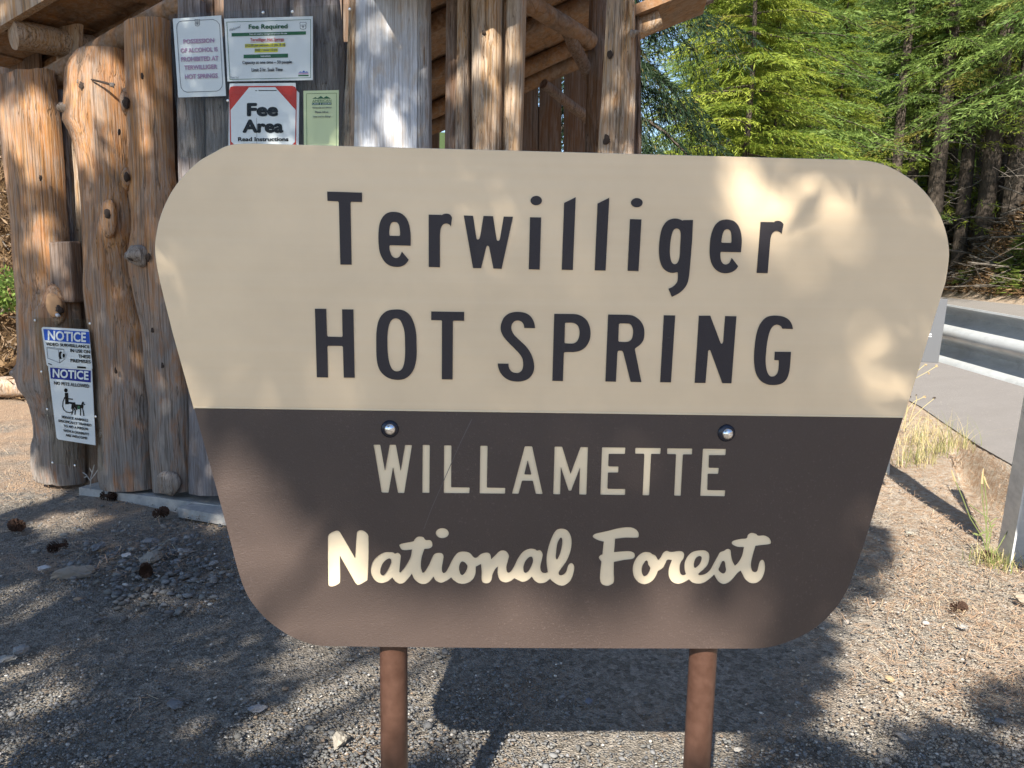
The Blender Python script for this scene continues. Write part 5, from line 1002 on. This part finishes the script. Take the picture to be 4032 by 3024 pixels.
# pine cones
CONE = mat('pine_cone_scales', rough=.85, spec=.15); t = NT(CONE); t.color(t.mix(t.noise(t.coord('Object'), 40, 3), (.018, .011, .008), (.085, .048, .033)))
mb = MB(); mb.tube([(-.036, 0, 0), (-.02, 0, 0), (.01, 0, 0), (.034, 0, 0)], [.005, .010, .009, .003], 8)
for i in range(64):
    u = i / 64; x = -.036 + .070 * u; r_ = .027 * math.sin(math.pi * (.14 + .80 * u)) ** .7; a = i * 2.399; n_ = np.array([.55 - 1.0 * (u < .25), math.cos(a), math.sin(a)]); sd = np.array([0, -math.sin(a), math.cos(a)]); c_ = np.array([x, 0, 0])
    tip = c_ + n_ * r_; up2 = np.array([-.003, 0, 0]); mb.add([c_ + n_ * .3 * r_ - sd * .002, c_ + n_ * .3 * r_ + sd * .002, tip + sd * .0065, tip + n_ * .003, tip - sd * .0065, c_ + n_ * .5 * r_ + up2, tip + up2], [(0, 1, 2, 3, 4), (0, 4, 6, 5), (4, 3, 6), (3, 2, 6), (2, 1, 5, 6)])
cone0 = mb.build('pine_cone', CONE)
for i, (px, py, s_, lb_) in enumerate(((432, 1966, 1.0, 'dark pine cone lying against the concrete footing'), (636, 2031, 1.0, 'dark pine cone just in front of the shelter footing'), (65, 2083, 1.05, 'dark pine cone on the sunlit patch at far left'), (224, 2166, .95, 'pine cone left of the wide flat rock'), (575, 2262, .9, 'pine cone below the largest tan-grey rock'), (3777, 2403, .75, 'reddish pine cone on the sunlit gravel at right'), (3886, 2200, .8, 'pine cone at the foot of the guardrail post'))):
    c_ = cone0 if i == 0 else cone0.copy()
    if i: COL.objects.link(c_)
    P = GROUND.at(px, py); c_.location = (P[0], P[1], .020 * s_); c_.scale = (s_ * 1.15,) * 3; c_.rotation_euler = (0, .1, i * 1.3); tag(c_, lb_, 'pine cone', 'pine cones on the ground')

# ================================================================ GRASS AND WEEDS
GRS = leafmat('grass_blade', (.16, .20, .05), (.55, .46, .24), .35)
def grass(name, spots, label, rg, hmin, hmax, w=.0022, lean=.5, straw=.6, top=True):
    V = []; Fs = []; T = []
    for (P, n_) in spots:
        for i in range(n_):
            p = np.array(P) + np.array([rg.normal() * .05, rg.normal() * .05, -.005]); h = rg.uniform(hmin, hmax); a = rg.uniform(0, 6.28); d = np.array([math.cos(a), math.sin(a), 0]); s = np.array([-d[1], d[0], 0]) * w * rg.uniform(.6, 1.5); ln = rg.uniform(.15, lean); b = len(V)
            for k in range(6):
                u = k / 5; q = p + np.array([0, 0, h * (u - .25 * ln * u * u)]) + d * h * ln * u * u; ww = s * (1 - u * .9); V += [q - ww, q + ww]
            Fs += [(b + 2 * k, b + 2 * k + 1, b + 2 * k + 3, b + 2 * k + 2) for k in range(5)]; tone = 1 if rg.random() < straw else rg.uniform(0, .4); T += [[tone, 0, 0, 1]] * 12
    o = np_mesh(name, np.array(V), np.array(Fs), GRS, None, False, np.array(T)); return tag(o, label, 'grass')
rg = np.random.default_rng(70)
gp = lambda *a_: GROUND.at(*a_)
grass('grass_tuft', [(gp(3560 + i * 22, 1835 - i * 8 + rg.normal() * 12), 22) for i in range(12)], 'dry yellow-green grass clump on the gravel edge beside the sign', rg, .10, .36, lean=1.5, straw=.5)
grass('grass_tuft', [(gp(3560 + i * 20, 1740 - i * 2 + rg.normal() * 9), 12) for i in range(8)], 'thin straw grass along the gravel edge behind the yellow-green clump', rg, .10, .32, straw=.85, lean=1.4)
grass('grass_tuft', [(gp(3880 + i * 14, 2215 + rg.normal() * 10), 30) for i in range(6)], 'short green grass at the foot of the guardrail post', rg, .03, .11, lean=.9, straw=.25)
STRAW = mat('straw_stalk', (.42, .36, .16), .7); SEED = mat('dry_seed_head', (.40, .30, .16), .85); SEEDD = mat('dark_seed_head', (.06, .045, .035), .9)
GRST = mat('green_stalk', (.15, .18, .06), .7)
def pxtube(mb, pts, pl, r): mb.tube([pl.at(*p) for p in pts], r, 5, False); return mb
wb = gp(3870, 2195); wp = Plane(wb, (0, 1, 0))
ws = empty('weed_stalk', tuple(wb), 'tall green and straw weed stems in front of the guardrail post', 'weed')
mb = MB(); [pxtube(mb, p_, wp, .0024) for p_ in ([(3880, 2200), (3888, 2100), (3872, 2000), (3866, 1940), (3866, 1880)], [(3884, 2190), (3905, 2080), (3890, 2040), (3815, 1985)], [(3890, 2195), (3870, 2120), (3820, 2040), (3790, 1960), (3760, 1890)], [(3884, 2160), (3882, 2080), (3886, 2010), (3880, 1930), (3872, 1868)], [(3905, 2200), (3940, 2140), (3985, 2060), (4005, 2010)], [(3888, 2120), (3900, 2060), (3915, 2045), (3925, 2040)], [(3876, 2100), (3840, 2050), (3822, 2030)])]; mb.build('stem', GRST, ws)
for p_ in ([(3866, 1905), (3868, 1875), (3872, 1845)], [(3874, 1875), (3884, 1905), (3896, 1925)], [(3760, 1895), (3752, 1870), (3746, 1850)]): pxtube(MB(), p_, wp, [.0055, .0045, .002]).build('seed_head', SEED, ws)
mb = MB()
for (x, y, dx, dy) in ((3900, 2075, 22, -12), (3886, 2090, -40, 20), (3880, 2140, 30, -40), (3862, 2110, -35, -12), (3890, 2160, 26, 20), (3876, 2170, -24, 8)):
    p_, q_ = wp.at(x, y), wp.at(x + dx, y + dy); z_ = np.array([0, 0, .006]); mb.add([p_, (p_ + q_) / 2 + z_, q_, (p_ + q_) / 2 - z_], [(0, 1, 2, 3)])
mb.build('leaf', GRST, ws)
db = gp(3545, 1700); dp = Plane(db, (0, 1, 0)); dw = empty('dried_wildflower', tuple(db), 'dried wildflower stalks with curled seed heads between sign and road', 'wildflower')
mb = MB(); [pxtube(mb, p_, dp, .0022) for p_ in ([(3540, 1690), (3580, 1480), (3610, 1462), (3640, 1438)], [(3560, 1700), (3585, 1500), (3655, 1462), (3690, 1440)], [(3560, 1690), (3600, 1640), (3640, 1600), (3680, 1568)], [(3550, 1690), (3575, 1610), (3600, 1580), (3640, 1562)], [(3600, 1690), (3630, 1640), (3660, 1655)], [(3580, 1660), (3610, 1575), (3606, 1555)])]; mb.build('stem', STRAW, dw)
for (x, y, r_, m_) in ((3645, 1436, .012, SEED), (3688, 1440, .014, SEED), (3656, 1470, .011, SEED), (3640, 1563, .014, SEED), (3678, 1566, .015, SEEDD), (3608, 1556, .008, SEEDD), (3585, 1562, .007, SEEDD), (3664, 1655, .013, SEED)):
    c_ = dp.at(x, y); mb = MB()
    for i in range(14): v_ = unit(rg.normal(size=3)); mb.tube([c_, c_ + v_ * r_], [.0012, .003], 4, True)
    mb.build('seed_head', m_, dw)
sb = W1.off(-.12).at(355, 1925); sb[2] = .0; wk = empty('weed_stalk', tuple(sb), 'small dead grey weed growing against the footing', 'weed'); sp_ = Plane(sb, (0, 1, 0)); mb = MB()
for p_ in ([(355, 1930), (358, 1880), (372, 1830)], [(357, 1895), (340, 1870), (326, 1860)], [(357, 1890), (374, 1868), (385, 1850)], [(362, 1860), (352, 1842)], [(345, 1875), (332, 1880)]): pxtube(mb, p_, sp_, .003)
mb.build('stem', mat('grey_dead_stem', (.3, .29, .27), .9), wk)

# ================================================================ BANK LITTER, LEFT BRUSH, FALLEN LOG
def sticks(name, N, fpos, rg, lmin, lmax, rmin, rmax, m, up=.25):
    mb = MB()
    for i in range(N):
        x, y = fpos(rg); z = float(height(x, y)) + rg.uniform(.02, .25); d = unit(np.array([rg.normal(), rg.normal(), rg.normal() * up])); l = rg.uniform(lmin, lmax); r_ = rg.uniform(rmin, rmax); p = np.array([x, y, z])
        mb.tube([p - d * l / 2, p + [0, 0, rg.normal() * .05 * l], p + d * l / 2], [r_, r_ * .8, r_ * .3], 5, False)
    return tag(mb.build(name, m), kind='stuff')
def bankpos(rg):
    px = rg.uniform(3560, 4200); v = ray(px, 1063)
    while True:
        Y = rg.uniform(17, 34); X = v[0] / v[1] * Y; q = q_of(X, Y)
        if q > Q1 + .6 and rg.random() < (1 if q < Q1 + 4.5 else .3): return X, Y
rg = np.random.default_rng(90); sticks('fallen_branches', 420, bankpos, rg, .5, 2.6, .008, .035, DEADW, .35)
LIT_ = leafmat('bank_litter', (.06, .034, .016), (.22, .14, .07), .15); FERN = leafmat('low_green_plants', (.05, .08, .015), (.16, .20, .04), .35)
def litter(name, N, fpos, rg, m, lmin, lmax, w, zup, upd=.4):
    XY = np.array([fpos(rg) for _ in range(N)]); z = height(XY[:, 0], XY[:, 1]); P = np.stack([XY[:, 0], XY[:, 1], z + rg.uniform(0, zup, N)], -1); D = unit(rg.normal(size=(N, 3)) * [1, 1, upd]); V, Q = leaves(P, D, rg.uniform(lmin, lmax, N), w * rg.uniform(.6, 1.4, N), rg)
    T = np.repeat(np.stack([rg.random(N), 0 * z, 0 * z, 1 + 0 * z], -1), 4, 0); return tag(np_mesh(name, V, Q, m, None, False, T), kind='stuff')
litter('bank_litter', 26000, bankpos, rg, LIT_, .10, .32, .05, .10); 
def bankgreen(rg):
    while True:
        x, y = bankpos(rg)
        if nz(x, y, 1, .5) > .12: return x, y
litter('bank_plants', 5000, bankgreen, rg, FERN, .12, .4, .05, .35)
def leftpos(rg):
    while True:
        px = rg.uniform(-500, 330); Y = 7.9 + 7.1 * rg.random() ** 1.2; v = ray(px, 1063); X = v[0] / v[1] * Y
        if rg.random() < .9: return X, Y
litter('dry_brush', 34000, leftpos, rg, LIT_, .08, .30, .03, .35, .8)
sticks('dead_twigs', 260, leftpos, rg, .3, 1.4, .004, .014, DEADW, .8)
def leftgreen(rg):
    c_ = [(18, 1090, 10.2), (12, 1180, 9.9), (-40, 1000, 10.6)][rg.integers(3)]; v = ray(c_[0] + rg.normal() * 22, c_[1]); return v[0] / v[1] * c_[2] + rg.normal() * .08, c_[2] + rg.normal() * .25
P_ = []; 
for (px, py, n_, Y) in ((20, 1105, 110, 8.9), (15, 1190, 150, 8.8), (-30, 1150, 120, 9.0)):
    pl = Plane((0, Y, 0), (0, 1, 0)); 
    for i in range(n_): P_.append(pl.at(px + rg.normal() * 24, py + rg.normal() * 20) + [0, rg.normal() * .12, 0])
P_ = np.array(P_); V, Q = leaves(P_, unit(rg.normal(size=P_.shape) + [0, -.3, .3]), rg.uniform(.05, .11, len(P_)), rg.uniform(.03, .05, len(P_)), rg)
o = np_mesh('green_shrub', V, Q, FIR, None, False, np.repeat(np.stack([rg.random(len(P_)), 0 * P_[:, 0], 0 * P_[:, 0], 1 + 0 * P_[:, 0]], -1), 4, 0)); tag(o, 'bright green leafy sprigs at the far left frame edge', 'shrub')
fl = GROUND.at(20, 1568); v1, v2 = fl + [-1.6, -.12, .11], fl + [.75, .1, .11]
o = MB().tube([v1, fl + [-.4, 0, .115], v2], [.125, .12, .095], 14, True, .08, 5).build('fallen_log', WOOD_TAN); autosmooth(o, 50); tag(o, 'pale peeled log lying on the sunlit ground at far left', 'log')
